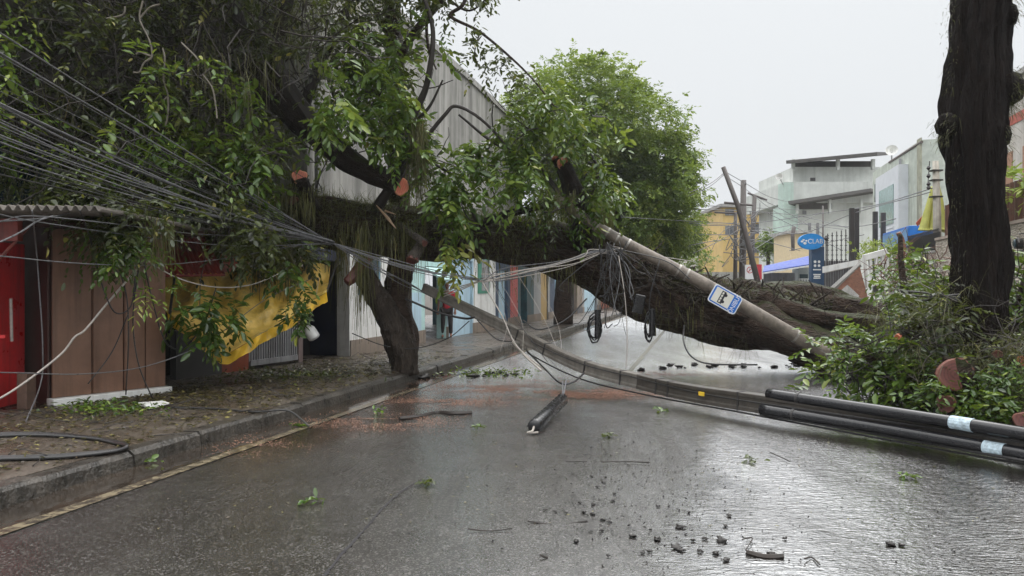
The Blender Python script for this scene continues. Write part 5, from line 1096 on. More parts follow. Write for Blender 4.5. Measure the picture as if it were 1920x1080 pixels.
# long ridge of bark crumbs under the trunk and broken lumps by its foot
for i, (x, y, sx_, n_, lab) in enumerate([(1400, 686, 75, 26, 'dark bark rubble in a line on the road beneath the root end'), (880, 703, 60, 16, 'leafy debris line across the road behind the fallen pole')]):
    mb = MB()
    for _ in range(n_):
        q_ = G(x + RNG.normal(0, sx_), y + RNG.normal(0, 3), .03); c_ = clod(q_, RNG.uniform(.03, .085)); mb.add(c_.v[0], c_.f)
    o = mb.build('bark_rubble', MUD, smooth=True); tagit(o, lab, 'rubble', kind='stuff')
n_ = 200; q_ = np.array([G(920 + RNG.normal(0, 45), 700 + RNG.normal(0, 4), .03) for _ in range(n_)]); o = leaf_obj('leaf_drift', [leaf_arrays(q_ + ZU * .04 * RNG.random((n_, 1)), rnd(n_) * np.array([1, 1, .4]), ZU + rnd(n_, .4), RNG.uniform(.06, .12, n_), RNG.uniform(.03, .05, n_), RNG.uniform(.2, .9, n_))], LEAF_MID); tagit(o, 'green leaves drifted across the road behind the fallen pole', 'leaves', kind='stuff')
n_ = 260; q_ = np.array([G(200 + RNG.normal(0, 50), 766 + RNG.normal(0, 7), .18) for _ in range(n_)]); o = leaf_obj('leaf_drift', [leaf_arrays(q_ + ZU * .05 * RNG.random((n_, 1)), rnd(n_) * np.array([1, 1, .4]), ZU + rnd(n_, .4), RNG.uniform(.05, .11, n_), RNG.uniform(.02, .045, n_), RNG.uniform(.1, .9, n_))], LEAF_MID); tagit(o, 'green leaves drifted at the foot of the brown kiosk', 'leaves', kind='stuff')
n_ = 420; q_ = np.array([G(540 + RNG.normal(0, 70), 704 + RNG.normal(0, 6), .18) for _ in range(n_)]); o = leaf_obj('leaf_drift', [leaf_arrays(q_ + ZU * .05 * RNG.random((n_, 1)), rnd(n_) * np.array([1, 1, .4]), ZU + rnd(n_, .4), RNG.uniform(.05, .11, n_), RNG.uniform(.02, .045, n_), RNG.uniform(.0, .8, n_))], LEAF_DARK); tagit(o, 'dark leaves and mulch on the pavement before the grey shutter', 'leaves', kind='stuff')
# ------------------------------------------------------------------ right side: walls, houses, signs
AR = 6.0
def Yr(px, a=AR): return a * F / (px - 960 - SL * F)
def zr(py, Y): return EYE + (HOR - py) * Y / F
BK = SN                                             # away from the street on this side
m, n, b = M('split_stone'); T = NT(n)
v_ = T('ShaderNodeTexBrick', {'Vector': T('ShaderNodeMapping', {'Vector': T.pos(), 'Rotation': (R(90), 0, R(0))}).outputs[0]})
ps = T.pos((1.6, 1.6, 7)); vv = T('ShaderNodeTexVoronoi', {'Vector': ps, 'Scale': 3.0}); ve = T('ShaderNodeTexVoronoi', {'Vector': ps, 'Scale': 3.0}, feature='DISTANCE_TO_EDGE')
c = T.mix(vv.outputs['Color'], (.26, .215, .165), (.50, .45, .38)); c = T.mix(T.ramp(ve.outputs['Distance'], (.0, .8), (.09, 0.)), c, (.10, .085, .07)); c = T.mix(T.ramp(T.noise(2, T.pos((1, 1, .3)), 5), (.5, 0.), (.75, .5)), c, (.16, .13, .11))
n.links.new(c, b.inputs['Base Color']); b.inputs['Roughness'].default_value = .6; T.bump(ve.outputs['Distance'], .8, .05, b); STONE = m
RUST = simple('rusty_sheet', (.115, .045, .030), .6, .4, 5, streak=9, stain=(.05, .022, .016))
BEIGE = simple('beige_render', (.34, .28, .235), .8, .25, 3, streak=4, stain=(.16, .13, .11))
def rwall(mb, y0, y1, z0, z1, a=AR, th=.25): return mb.wall(SP(a, y0), SP(a, y1), z0, z1, th, BK)
t = thing('stone_wall', 'beige split stone garden wall behind the standing trunk', 'wall', SP(AR, 14))
mb = MB(); yd0, yd1 = Yr(1903), Yr(1884); rwall(mb, 9, yd0, .1, 2.86); rwall(mb, yd1, 18.9, .1, 2.86); rwall(mb, yd0, yd1, zr(470, 14.4), 2.86); mb.build('wall', STONE, t)
MB().wall(SP(AR - .03, 9), SP(AR - .03, 18.9), 2.865, 2.93, .33, BK).build('coping', BEIGE, t)
rwall(MB(), yd0 - .05, yd1 + .05, .1, zr(470, 14.4) + .03, AR + .18, .05).build('door', DARK, t)
t = thing('wall_lamp', 'dark round wall lamp on the stone wall at the right frame edge', 'lamp', SP(AR, Yr(1916))); c = SP(AR - .1, Yr(1916), zr(457, 13.9))
MB().tube([c - SN * .02, c + SN * .08], .10, 14).build('body', IRON, t); MB().tube([c - SN * .05, c - SN * .03], [.05, .085], 14).build('lens', GLASS, t)
t = thing('rusty_fence', 'rust brown sheet metal fence standing on top of the stone wall', 'fence', SP(AR, 14, 2.9))
mb = MB(); y0, y1 = 9.0, 18.6; nx_ = 220; V = []
for z in (2.93, 3.72):
    for i in range(nx_): V.append(SP(AR + .14 + .02 * math.sin(i * 1.35), y0 + (y1 - y0) * i / (nx_ - 1), z))
mb.add(V, [[i, i + 1, nx_ + i + 1, nx_ + i] for i in range(nx_ - 1)]); o = mb.build('sheet', RUST, t); o.modifiers.new('thick', 'SOLIDIFY').thickness = .006
for yy in np.arange(9.5, 18.6, 1.5): MB().box(SP(AR + .20, yy, 3.3), SN * .025, SD * .025, ZU * .42).build('post', RUST, t)
t = thing('rendered_wall', 'plain beige rendered wall panel with black mesh fence on top', 'wall', SP(AR, 20)); rwall(MB(), 18.93, 21.8, .1, 2.57).build('wall', BEIGE, t)
MB().wall(SP(AR - .02, 18.93), SP(AR - .02, 21.8), 2.573, 2.63, .29, BK).build('coping', CONC_L, t)
mb = MB()
for yy in np.arange(18.95, 21.8, .085): mb.box(SP(AR + .1, yy, 2.9), SN * .008, SD * .008, ZU * .27)
mb.box(SP(AR + .1, 20.4, 3.17), SN * .012, SD * 1.42 * 1.03, ZU * .014); mb.box(SP(AR + .1, 20.4, 2.7), SN * .012, SD * 1.42 * 1.03, ZU * .014); mb.wall(SP(AR + .13, 18.95), SP(AR + .13, 21.8), 2.64, 3.1, .01, BK); mb.build('mesh_fence', IRON, t)

def block(name, label, cat_, a, y0, y1, z1, dep, mat, z0=.0):
    t = thing(name, label, cat_, SP(a, y0)); MB().wall(SP(a, y0), SP(a, y1), z0, z1, dep, BK).build('wall', mat, t); return t
# house with red band right of the trunk
t = block('banded_house', 'white house with a red band and brick infill right of the standing trunk', 'house', 9.0, 14.5, 24, 7.6, 6, simple('dirty_white', (.52, .49, .45), .7, .2, 3, streak=4, stain=(.28, .24, .2)))
y_a = 14.5
MB().wall(SP(8.98, y_a), SP(8.98, 24), 6.35, 6.62, .05, BK).build('red_band', simple('band_red', (.42, .09, .06), .6, .2, 3), t)
BRK = simple('brick_infill', (.36, .20, .13), .8, .35, 14)
for yy in np.arange(15, 23.5, 1.6): MB().wall(SP(8.975, yy), SP(8.975, yy + .9), 3.0, 5.6, .05, BK).build('brick_panel', BRK, t)
MB().wall(SP(8.9, y_a), SP(8.9, 24), 7.6, 7.75, 6.2, BK).build('roof', CONC_L, t)
MB().wall(SP(8.96, y_a), SP(8.96, 24), 2.4, 4.6, .03, BK).build('lower_wall', simple('sandy_wall', (.46, .33, .2), .7, .3, 4), t)
# shrub climbing over the rusty fence
t = thing('climbing_shrub', 'bright green broad leafed shrub hanging over the rusty fence', 'shrub', SP(AR + .3, 14.2, 2.9)); L_ = []
for poly, n_ in (([(1885, 340), (1990, 320), (1990, 420), (1890, 410)], 60), ([(1876, 340), (1892, 350), (1890, 395), (1876, 380)], 12)):
    c = volume(poly, 14.0, 14.8, n_, 16, .2); L_.append(sprays(c, rnd(n_), .4, 8, .22, .06, .5, .75, .15))
leaf_obj('foliage', L_, LEAF_FAR, t); MB().tube([SP(AR + .5, 14.3, .1), SP(AR + .4, 14.3, 3.2)], .03, 6).build('stem', TWIG, t)

# tall pale house on the right (shuttered bay)
PALEG = simple('pale_green_render', (.46, .50, .44), .7, .25, 2.5, streak=2.5, stain=(.24, .24, .19)); BAYW = simple('cool_white', (.60, .62, .65), .6, .1, 3)
ya, yb = Yr(1727, 9), Yr(1637, 9)
t = block('pale_house', 'tall pale stained house with a white window bay left of the standing trunk', 'house', 9.0, ya, yb, zr(262, ya), 5.0, PALEG)
MB().box(SP(9.12, ya + .02, 0) + SN * 2.2 + ZU * (zr(268, ya) - .75), SN * 2.2, SD * .03, ZU * .68).build('grey_parapet', simple('parapet_grey', (.20, .195, .185), .8, .2, 3, streak=4), t)
MB().box(SP(9.15, ya - .005, 0) + SN * 2.1 + ZU * 3.2, SN * 2.05, SD * .02, ZU * 3.1).build('peeling_gable', simple('peeling_white', (.55, .52, .54), .8, .3, 1.6, streak=3, stain=(.25, .22, .2)), t)
y1_, y2_ = Yr(1702, 9), Yr(1657, 9)
bw = MB().wall(SP(8.6, y1_), SP(8.6, y2_), 3.0, zr(308, y1_), .4, BK).build('window_bay', BAYW, t)
ww = MB().wall(SP(8.57, y1_ + .8), SP(8.57, y2_ - .8), zr(415, y1_), zr(340, y1_), .05, BK); o = sub('window', ww, simple('green_glass', (.22, .34, .32), .15, .3), bw)
mb = MB()
for z in np.arange(3.1, zr(420, y1_), .16): mb.wall(SP(8.56, y1_ + .8), SP(8.56, y2_ - .8), z, z + .09, .05, BK)
sub('louvre', mb, BAYW, bw)
MB().wall(SP(8.95, yb - 1.6), SP(8.95, yb - .5), zr(370, 36), zr(335, 36), .06, BK).build('window', GLASS, t)
MB().tube([SP(8.9, Yr(1692, 9), 2.5), SP(8.9, Yr(1692, 9), zr(290, 32))], .06, 8).build('drain_pipe', GREYP, t)
MB().wall(SP(8.97, ya), SP(8.97, ya + .5), 0, zr(258, ya), .06, BK).build('corner_strip', simple('mossy_corner', (.33, .33, .25), .8, .3, 3, streak=4), t)
mb = MB(); 
for i in range(9): mb.tube([SP(9 + i * .5, ya - .1, zr(267, ya)), SP(9.0 + i * .5, ya + 5, zr(267, ya) + .05)], .06, 6)
mb.build('roof_tiles', simple('roof_dark', (.12, .10, .09), .8), t)
t = thing('satellite_dish', 'white satellite dish on the roof corner of the pale house', 'satellite dish', SP(9.2, 36, zr(288, 36))); c = SP(9.1, Yr(1668, 9), zr(284, 35))
MB().tube([c, c + np.array([-.06, -.12, .05]), c + np.array([-.09, -.17, .07])], [.03, .2, .27], 16, cap=False).build('dish', WHITE, t); MB().tube([c, c - ZU * .7], .03, 6).build('mast', GREYP, t)
# annex and blue container-like sign box
t = block('white_annex', 'low white annex under the blue box left of the pale house bay', 'annex', 7.4, 24.6, 29.5, 3.1, 2.2, WHITE)
t = thing('blue_box', 'bright blue boxy kiosk cabin raised behind the low wall', 'cabin', SP(7.2, 25.5, 3.12)); yb0, yb1 = 25.6, 29.2
BLU = simple('cabin_blue', (.015, .16, .55), .4, .15, 4); 
MB().wall(SP(7.2, yb0), SP(7.2, yb1), 3.12, zr(423, 25.6), 0.78, BK).build('body', BLU, t, bevel=.02); MB().wall(SP(7.17, yb0 + .1), SP(7.17, yb1 - .1), 3.2, zr(428, 25.6), .04, BK).build('faded_side', simple('faded_blue', (.16, .33, .58), .5, .25, 4), t)
MB().box(SP(7.22, yb0 - .02, 3.1) + SN * .38, SN * .4, SD * .02, ZU * .03).build('skirt', simple('teal_skirt', (.1, .5, .45), .5), t)
t = thing('hedge', 'clipped yellow green hedge below the blue cabin', 'hedge', SP(6.4, 25, 2.2)); c = volume([(1613, 482), (1620, 460), (1645, 452), (1672, 462), (1678, 478)], 22.5, 24.0, 260, 60, .12)
leaf_obj('foliage', [sprays(c, rnd(260) + ZU * .4, .16, 8, .07, .035, .2, .85, .1)], LEAF_FAR, t); MB().box(SP(6.3, 23.2, 1.35), SN * .3, SD * 1.2, ZU * 1.2).build('planter', CONC_L, t)
# folded yellow canvas on posts, concrete pole with insulators
t = thing('yellow_parasol', 'folded lime yellow canvas hanging from a post beside the standing trunk', 'parasol', P(1756, 470, 22)); mb = MB()
for i, (x0, x1, x2) in enumerate([(1748, 1742, 1733), (1752, 1752, 1748), (1760, 1764, 1768)]):
    mb.tube(cat([P(x0, 350, 21.8), P(x1, 385, 21.8), P(x2, 425, 21.8), P(x2 - 1, 432, 21.8)], 6), np.linspace(.04, .17, 19), 8, amp=.3, fr=3)
mb.build('canvas', simple('lime_canvas', (.42, .43, .10), .6, .25, 4, streak=5, stain=(.35, .36, .08)), t, smooth=True); MB().tube([P(1757, 470, 21.95), P(1757, 345, 21.95)], .04, 6).build('mast', GREYP, t)
MB().poly([P(1717, 418, 22.5), P(1734, 400, 22.3), P(1740, 408, 22.3), P(1720, 424, 22.5)], .06).build('red_flap', simple('red_flap', (.45, .10, .06), .6), t)
t = thing('concrete_pole', 'pale concrete pole standing beside the folded yellow canvas', 'utility pole', P(1756, 600, 20.5)); MB().tube([P(1758, 640, 20.5), P(1757, 400, 20.5), P(1754, 302, 20.5)], [.13, .10, .075], 12).build('shaft', simple('pale_concrete', (.42, .39, .33), .7, .3, 4, streak=7), t, smooth=True)
for y_ in (315, 330, 345, 352): c = P(1741, y_, 20.4); MB().tube([c - ZU * .06, c, c + ZU * .06], [.02, .06, .02], 8).build('insulator', IRON, t)
MB().tube([P(1743, 302, 20.4), P(1739, 355, 20.4)], .012, 5).build('insulator_rod', IRON, t)
for y_ in (320, 338, 369): c = P(1755, y_, 20.5); MB().box(c, np.array([.14, 0, 0]), np.array([0, .10, 0]), ZU * .02).build('cross_bracket', IRON, t)

# broken brick slab, balusters and gate at the torn-up corner
BRK2 = simple('exposed_brick', (.20, .095, .062), .85, .45, 12, .6, 30)
t = thing('broken_wall', 'tilted slab of brick wall heaved up by the roots', 'wall', P(1590, 590, 17.5)); q_ = [P(1556, 556, 17.8), P(1612, 500, 17.6), P(1628, 560, 17.4), P(1640, 610, 17.2), P(1560, 615, 17.4)]
MB().poly(q_, .22).build('slab', BRK2, t); MB().tube([P(1550, 552, 17.75), P(1612, 496, 17.55)], .07, 6).build('coping', CONC_L, t)
t = thing('balustrade', 'broken white balustrade panel tilted beside the brick slab', 'balustrade', P(1640, 540, 17.8)); q_ = lambda u, v: P(1618 + 44 * u + 6 * v, 478 - 12 * u + 62 * v, 17.6)
mb = MB()
for v0, v1 in ((0, .18), (.82, 1)): MB().poly([q_(0, v0), q_(1, v0), q_(1, v1), q_(0, v1)], .1).build('rail', WHITE, t)
for u in (0, .22, .48, .74, .92): MB().poly([q_(u, .17), q_(u + .09, .17), q_(u + .09, .83), q_(u, .83)], .08).build('baluster', WHITE, t)
o = MB().poly([P(1545, 500, 20), P(1612, 487, 19), P(1612, 497, 19), P(1545, 512, 20)], .12).build('broken_coping', WHITE); tagit(o, 'cracked white coping beam leaning over the brick slab', 'coping')
mb = MB(); n_ = 26
for i in range(n_):
    q2_ = P(1580 + RNG.normal(0, 40), 585 + RNG.normal(0, 14), 16.3); d1 = nz(rnd(1)[0]); d2 = nz(np.cross(d1, rnd(1)[0])); s_ = RNG.uniform(.06, .2); mb.box(q2_, d1 * s_, d2 * s_ * .8, np.cross(d1, d2) * .06)
o = mb.build('broken_slabs', CONC_L); tagit(o, 'broken concrete lumps piled among the roots', 'rubble', kind='stuff')
t = thing('broken_branch', 'reddish torn branch stub rising above the heap', 'branch', P(1690, 520, 13)); p = cat([P(1694, 520, 12.5), P(1688, 490, 12.5), P(1692, 465, 12.5), P(1690, 448, 12.5), P(1684, 436, 12.5)], 6); MB().tube(p, np.linspace(.07, .04, len(p)), 9, amp=.2, fr=5).build('stub', simple('raw_branch', (.22, .10, .065), .6, .5, 9), t, smooth=True)
p = cat([P(1700, 498, 12.5), P(1722, 498, 12.5), P(1732, 488, 12.5), P(1732, 484, 12.5)], 6); MB().tube(p, np.linspace(.035, .02, len(p)), 8, amp=.2, fr=5).build('twig', TWIG, t, smooth=True)
mb = MB(); c = volume([(1650, 490), (1740, 480), (1760, 540), (1660, 545)], 12, 13.4, 80); twigs(mb, c, rnd(80) + ZU * .2, RNG.uniform(.3, .8, 80), .010); mb.build('twigs', simple('reddish_twigs', (.14, .07, .05), .6, .5), t)

# pylon sign with the oval, gate house, gates
t = thing('pylon_sign', 'tall navy pylon sign topped by a blue oval reading CLAB', 'sign', P(1531, 560, 34)); Yd = 34.0; NAVYS = simple('pylon_navy', (.025, .06, .12), .4, .15); OV = simple('oval_blue', (.01, .22, .58), .35, .1)
X_ = np.array([1., 0, 0]); Yv = np.array([0, 1., 0])
c = P(1531, 510, Yd); MB().box(c, X_ * .29, Yv * .18, ZU * 1.15).build('column', NAVYS, t, bevel=.02)
c0 = P(1520, 453, Yd - .22); mb = MB(); mb.poly([c0 + X_ * .57 * math.cos(a_) + ZU * .36 * math.sin(a_) for a_ in np.linspace(0, 2 * math.pi, 40, endpoint=False)], .2, Yv); mb.build('oval_panel', OV, t)
text('sign_lettering', 'CLAB', .30, WHITE, c0 + X_ * .17 - Yv * .105, X_, ZU, t, .004, squash=.95)
mb = MB()
for dx, dz, r in ((-.43, .0, .06), (-.36, .07, .05), (-.30, -.08, .075), (-.24, .03, .05)): mb.poly([c0 - Yv * .106 + X_ * (dx + r * math.cos(a_)) + ZU * (dz + r * .75 * math.sin(a_)) for a_ in np.linspace(0, 2 * math.pi, 14, endpoint=False)], .006, Yv)
mb.build('emblem', WHITE, t)
mb = MB(); c1 = P(1532, 492, Yd - .185)
for dx in (-.09, .09):
    for dz in (.03, -.15): mb.poly([c1 + X_ * (dx + .06 * math.cos(a_)) + ZU * (dz + .06 * math.sin(a_)) for a_ in np.linspace(0, 2 * math.pi, 14, endpoint=False)], .006, Yv)
for z_, w_ in ((-.33, .18), (-.55, .17), (-.63, .14), (-.71, .16)): mb.box(c1 + ZU * z_, X_ * w_, Yv * .004, ZU * .025)
mb.build('printed_marks', WHITE, t)
t = thing('gate_house', 'grey gate house with a bright blue sloping canopy left of the pylon sign', 'gate house', P(1480, 560, 37)); Yd = 37.0
MB().poly([P(1430, 511, 36), P(1433, 500, 38), P(1517, 481, 38), P(1517, 497, 36)], .08).build('canopy', simple('canopy_blue', (.02, .06, .33), .4, .2), t)
MB().poly([P(1430, 514, 36.0), P(1517, 500, 36.0), P(1517, 497, 36.0), P(1430, 511, 36.0)], .06).build('canopy_edge', WHITE, t)
MB().box(P(1505, 530, Yd + .6), X_ * .38, Yv * .4, ZU * .75).build('booth', simple('booth_grey', (.30, .33, .31), .6, .2), t); MB().box(P(1507, 530, Yd + .18), X_ * .2, Yv * .02, ZU * .42).build('booth_window', GLASS, t)
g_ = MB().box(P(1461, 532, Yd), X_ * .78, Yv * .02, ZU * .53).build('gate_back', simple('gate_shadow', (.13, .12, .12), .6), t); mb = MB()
for i in range(26): mb.box(P(1432.5 + i * 2.3, 532, Yd - .06), X_ * .014, Yv * .02, ZU * .55)
mb.box(P(1461, 528, Yd - .09), X_ * .8, Yv * .012, ZU * .02); mb.build('gate_bars', GREYP, t)
mb = MB()
for i in range(7): mb.box(P(1499 + i * 3, 537, Yd - .5), X_ * .012, Yv * .012, ZU * .36)
for z_ in (523, 551): mb.box(P(1508, z_, Yd - .5), X_ * .26, Yv * .014, ZU * .015)
mb.build('barrier', WHITE, t)
t = thing('grey_fence', 'grey sheet fence right of the pylon sign', 'fence', P(1570, 550, 33)); MB().box(P(1570, 518, 33), X_ * .56, Yv * .03, ZU * .68).build('panel', GREYP, t)
mb = MB()
for i in range(16): mb.box(P(1546 + i * 3.1, 518, 32.93), X_ * .012, Yv * .012, ZU * .7)
mb.build('bars', IRON, t)
for i in range(6):
    x = 1552 + 8.5 * i; o = MB().tube([P(x, 500, 32), P(x, 438 - i * 2, 32)], .022, 5); 
    for s in range(6): o.tube([P(x - 2.2, 442 + s * 9, 32), P(x + 2.2, 442 + s * 9, 32)], .018, 4)
    o = o.build('electric_fence_post', IRON); tagit(o, 'slim dark electric fence post above the grey fence', 'fence post', 'electric fence posts right of the pylon')
for i, (x, y0_, lab) in enumerate([(1597, 390, 'left of two dark square steel posts right of the pylon'), (1606, 389, 'right of two dark square steel posts right of the pylon'), (1641, 392, 'dark steel post standing under the pale house corner'), (1656, 392, 'dark steel post in front of the pale house bay')]):
    o = MB().box(P(x, (y0_ + 560) / 2, 27 + i * .8), X_ * .075, Yv * .075, ZU * ((560 - y0_) / 2 * 27 / F)).build('steel_post', IRON, bevel=.01); tagit(o, lab, 'post')
t = thing('street_lantern', 'small dark lantern on a thin pole right of the blue oval', 'lamp', P(1549, 560, 33.5)); MB().tube([P(1549, 560, 33.5), P(1549, 450, 33.5)], .03, 6).build('pole', IRON, t); MB().tube([P(1549, 451, 33.5), P(1549, 447, 33.5), P(1549, 442, 33.5)], [.05, .13, .04], 8).build('head', IRON, t)

# no-parking sign, red banner and the far poles
t = thing('no_parking_sign', 'white no parking sign on a post left of the gate house', 'sign', P(1407, 560, 31)); MB().tube([P(1407, 600, 31.03), P(1407, 495, 31.03)], .03, 6).build('post', GREYP, t); c = P(1406, 510, 31)
MB().box(c, X_ * .20, Yv * .008, ZU * .30).build('panel', SIGNW, t)
mb = MB(); rg = lambda r0, r1, cc: mb.add([cc - Yv * .011 + X_ * r * math.cos(a_) + ZU * r * math.sin(a_) for r in (r0, r1) for a_ in np.linspace(0, 2 * math.pi, 24, endpoint=False)], [[k, (k + 1) % 24, 24 + (k + 1) % 24, 24 + k] for k in range(24)])
rg(.105, .135, c + ZU * .08); mb.box(c + ZU * .08 - Yv * .012, (X_ + ZU) * .075, Yv * .001, (X_ - ZU) * .010); mb.build('red_ring', simple('sign_red', (.55, .05, .05), .5), t)
text('sign_lettering', 'E', .16, simple('letter_dark', (.05, .05, .05), .5), c + ZU * .08 - Yv * .010, X_, ZU, t, .0005)
o = MB().box(P(1421, 510, 31.5), X_ * .16, Yv * .02, ZU * .32).build('red_banner', simple('banner_red', (.55, .04, .06), .5, .2)); tagit(o, 'plain red banner behind the leaning far pole', 'banner')
def far_pole(label, pts, r0, r1, arms=()):
    t = thing('utility_pole', label, 'utility pole', P(*pts[0]), 'utility poles standing down the street'); MB().tube([P(*q) for q in pts], np.linspace(r0, r1, len(pts)), 10).build('shaft', DPOLE, t, smooth=True)
    for (x0, y0_, x1, y1_, Yd) in arms: MB().tube([P(x0, y0_, Yd), P(x1, y1_, Yd)], .05, 6).build('crossarm', DPOLE, t)
    return t
DPOLE = simple('far_pole_grey', (.105, .09, .085), .6, .3, 3)
far_pole('dark pole leaning steeply left in front of the yellow building', [(1425, 545, 30), (1403, 458, 30), (1385, 390, 30), (1356, 313, 30)], .12, .09, [(1358, 380, 1412, 385, 30)])
far_pole('thick upright far pole right behind the steeply leaning one', [(1392, 560, 33), (1393, 450, 33), (1394, 338, 33)], .17, .12)
far_pole('slightly tilted shorter far pole with a crossarm on top', [(1408, 545, 37), (1411, 440, 37), (1415, 366, 37)], .13, .10, [(1402, 362, 1438, 375, 37)])
far_pole('slim far pole cluttered with cables left of the upright one', [(1378, 545, 34), (1379, 480, 34), (1379, 398, 34)], .10, .08, [(1340, 398, 1385, 400, 34)])
far_pole('thin pole in front of the white terrace house', [(1543, 520, 40), (1543, 386, 40)], .05, .04)
far_pole('crooked pale stump pole before the terrace house', [(1487, 470, 42), (1486, 440, 42), (1489, 425, 42)], .10, .12)
FW = 'far overhead lines strung between the distant poles'
for pts in ([(1290, 368, 28), (1330, 350, 29), (1357, 328, 30)], [(1290, 362, 28), (1330, 345, 29), (1357, 325, 30)], [(1360, 322, 30), (1400, 345, 33), (1440, 368, 38), (1475, 378, 45)], [(1360, 330, 30), (1400, 356, 34), (1450, 395, 40), (1500, 418, 45), (1580, 430, 40)],
            [(1292, 385, 29), (1360, 387, 32), (1420, 390, 38), (1500, 393, 45)], [(1292, 418, 29), (1360, 420, 32), (1440, 415, 36), (1540, 400, 32), (1640, 385, 27), (1750, 352, 20.6)], [(1300, 422, 30), (1400, 425, 33), (1500, 438, 34), (1600, 400, 28), (1745, 360, 20.6)], [(1300, 440, 31), (1400, 438, 34), (1500, 420, 36), (1600, 425, 30), (1680, 410, 26)],
            [(1300, 392, 29), (1400, 396, 36), (1500, 405, 40), (1600, 430, 34)], [(1292, 460, 30), (1370, 448, 33), (1430, 452, 36), (1500, 470, 36)], [(1300, 475, 30), (1370, 440, 33), (1420, 400, 37), (1425, 380, 37)], [(1320, 500, 32), (1350, 440, 33), (1380, 420, 34)], [(1480, 470, 36), (1550, 455, 34), (1620, 440, 30)], [(1440, 400, 38), (1500, 430, 38), (1580, 470, 33)], [(1410, 470, 35), (1460, 440, 38), (1540, 398, 40)], [(1420, 370, 37), (1470, 395, 42), (1545, 440, 40)]):
    wire('far_line', pts, .016, CABLE, 'thin overhead line among the distant poles', 'cable', FW, 5, 4)
mb = MB()
for i in range(40):
    x = RNG.choice([1379, 1393, 1412, 1398]) + RNG.normal(0, 6); y = RNG.uniform(400, 480); mb.tube(cat([P(x, y, 32.5), P(x + RNG.normal(0, 12), y + RNG.uniform(5, 25), 32.4), P(x + RNG.normal(0, 14), y + RNG.uniform(-15, 20), 32.6)], 5), .018, 4)
o = mb.build('cable_tangle', CABLE); tagit(o, 'messy knot of cables wound round the far poles', 'cables', kind='stuff')

# far buildings
t = thing('yellow_building', 'yellow three storey building behind the leaning far poles', 'building', P(1412, 545, 62)); Yd = 62.0; YELB = simple('yellow_render', (.62, .44, .17), .7, .2, 1.5, streak=2, stain=(.5, .33, .12))
def fbox(px0, px1, py0, py1, Yd, dep): c0, c1 = P(px0, py1, Yd), P(px1, py0, Yd); c = (c0 + c1) / 2 + Yv * dep / 2; return MB().box(c, X_ * (c1[0] - c0[0]) / 2, Yv * dep / 2, ZU * (c1[2] - c0[2]) / 2)
fbox(1355, 1474, 388, 600, Yd, 8).build('wall', YELB, t); fbox(1350, 1478, 382, 388, Yd - .5, 9).build('roof', simple('grey_roof', (.3, .29, .28), .8), t)
for (x0, x1, y0_, y1_) in ((1417, 1444, 390, 402), (1449, 1473, 390, 402), (1414, 1440, 420, 438), (1446, 1472, 420, 438), (1414, 1440, 455, 474), (1446, 1472, 455, 474), (1360, 1376, 392, 404), (1360, 1376, 424, 440)):
    w_ = fbox(x0, x1, y0_, y1_, Yd - .06, .12).build('window', simple('window_grey', (.16, .17, .19), .3, .3, 3), t); sub('mullion', fbox((x0 + x1) / 2 - .5, (x0 + x1) / 2 + .5, y0_, y1_, Yd - .1, .06), GREYP, w_)
for y_ in (405, 441): fbox(1412, 1474, y_, y_ + 12, Yd - .3, .3).build('balcony_band', YELB, t)
t = thing('far_white_building', 'hazy white block with a dark signboard left of the yellow building', 'building', P(1320, 545, 70)); fbox(1240, 1356, 418, 600, 70, 8).build('wall', simple('far_white', (.66, .67, .68), .7, .1, 2), t); fbox(1315, 1346, 467, 482, 69.9, .2).build('signboard', simple('board_grey', (.16, .18, .2), .5), t); fbox(1250, 1300, 500, 520, 69.9, .2).build('window', GLASS, t)
TERR = simple('terrace_white', (.58, .60, .57), .75, .18, 1.2, streak=1.6, stain=(.36, .38, .35)); MINTW = simple('terrace_mint', (.46, .58, .52), .75, .2, 1.5, streak=2, stain=(.36, .42, .38)); ROOFD = simple('terrace_roof', (.10, .095, .09), .8, .3, 2)
t = thing('terrace_house', 'white and pale mint house with two dark roofed terraces', 'house', P(1560, 545, 50)); Yd = 50.0
fbox(1487, 1660, 313, 345, Yd + .6, 7).build('upper_wall', TERR, t); fbox(1470, 1660, 341, 380, Yd, 8).build('middle_wall', TERR, t); fbox(1469, 1488, 342, 385, Yd - .03, 1).build('mint_corner', MINTW, t); fbox(1492, 1660, 376, 600, Yd + .3, 7.5).build('lower_wall', TERR, t); fbox(1469, 1496, 385, 600, Yd - .02, 2).build('mint_wall', MINTW, t)
MB().poly([P(1474, 304, Yd - .6), P(1645, 288, Yd - .6), P(1665, 288, Yd + 8), P(1490, 304, Yd + 8)], .22).build('roof', ROOFD, t); MB().poly([P(1478, 380, Yd - 1.0), P(1634, 356, Yd - 1.0), P(1650, 362, Yd + 1), P(1500, 386, Yd + 1)], .22).build('roof', ROOFD, t)
fbox(1490, 1640, 302, 313, Yd + 3.5, .2).build('terrace_void', ROOFD, t); fbox(1500, 1560, 381, 392, Yd + .15, .3).build('terrace_void', ROOFD, t)
for x in (1488, 1572, 1638): fbox(x - 2, x + 3, 298, 318, Yd - .1, .25).build('pillar', TERR, t)
for x in (1496, 1557, 1616): fbox(x - 2, x + 2, 374, 400, Yd - .5, .25).build('pillar', TERR, t)
fbox(1520, 1529, 333, 339, Yd - .05, .1).build('vent', IRON, t)
for (x0, x1, y0_, y1_) in ((1516, 1521, 418, 448), (1531, 1536, 418, 448), (1505, 1512, 395, 402)): fbox(x0, x1, y0_, y1_, Yd + .24, .1).build('window', simple('slit_window', (.2, .2, .21), .4), t)
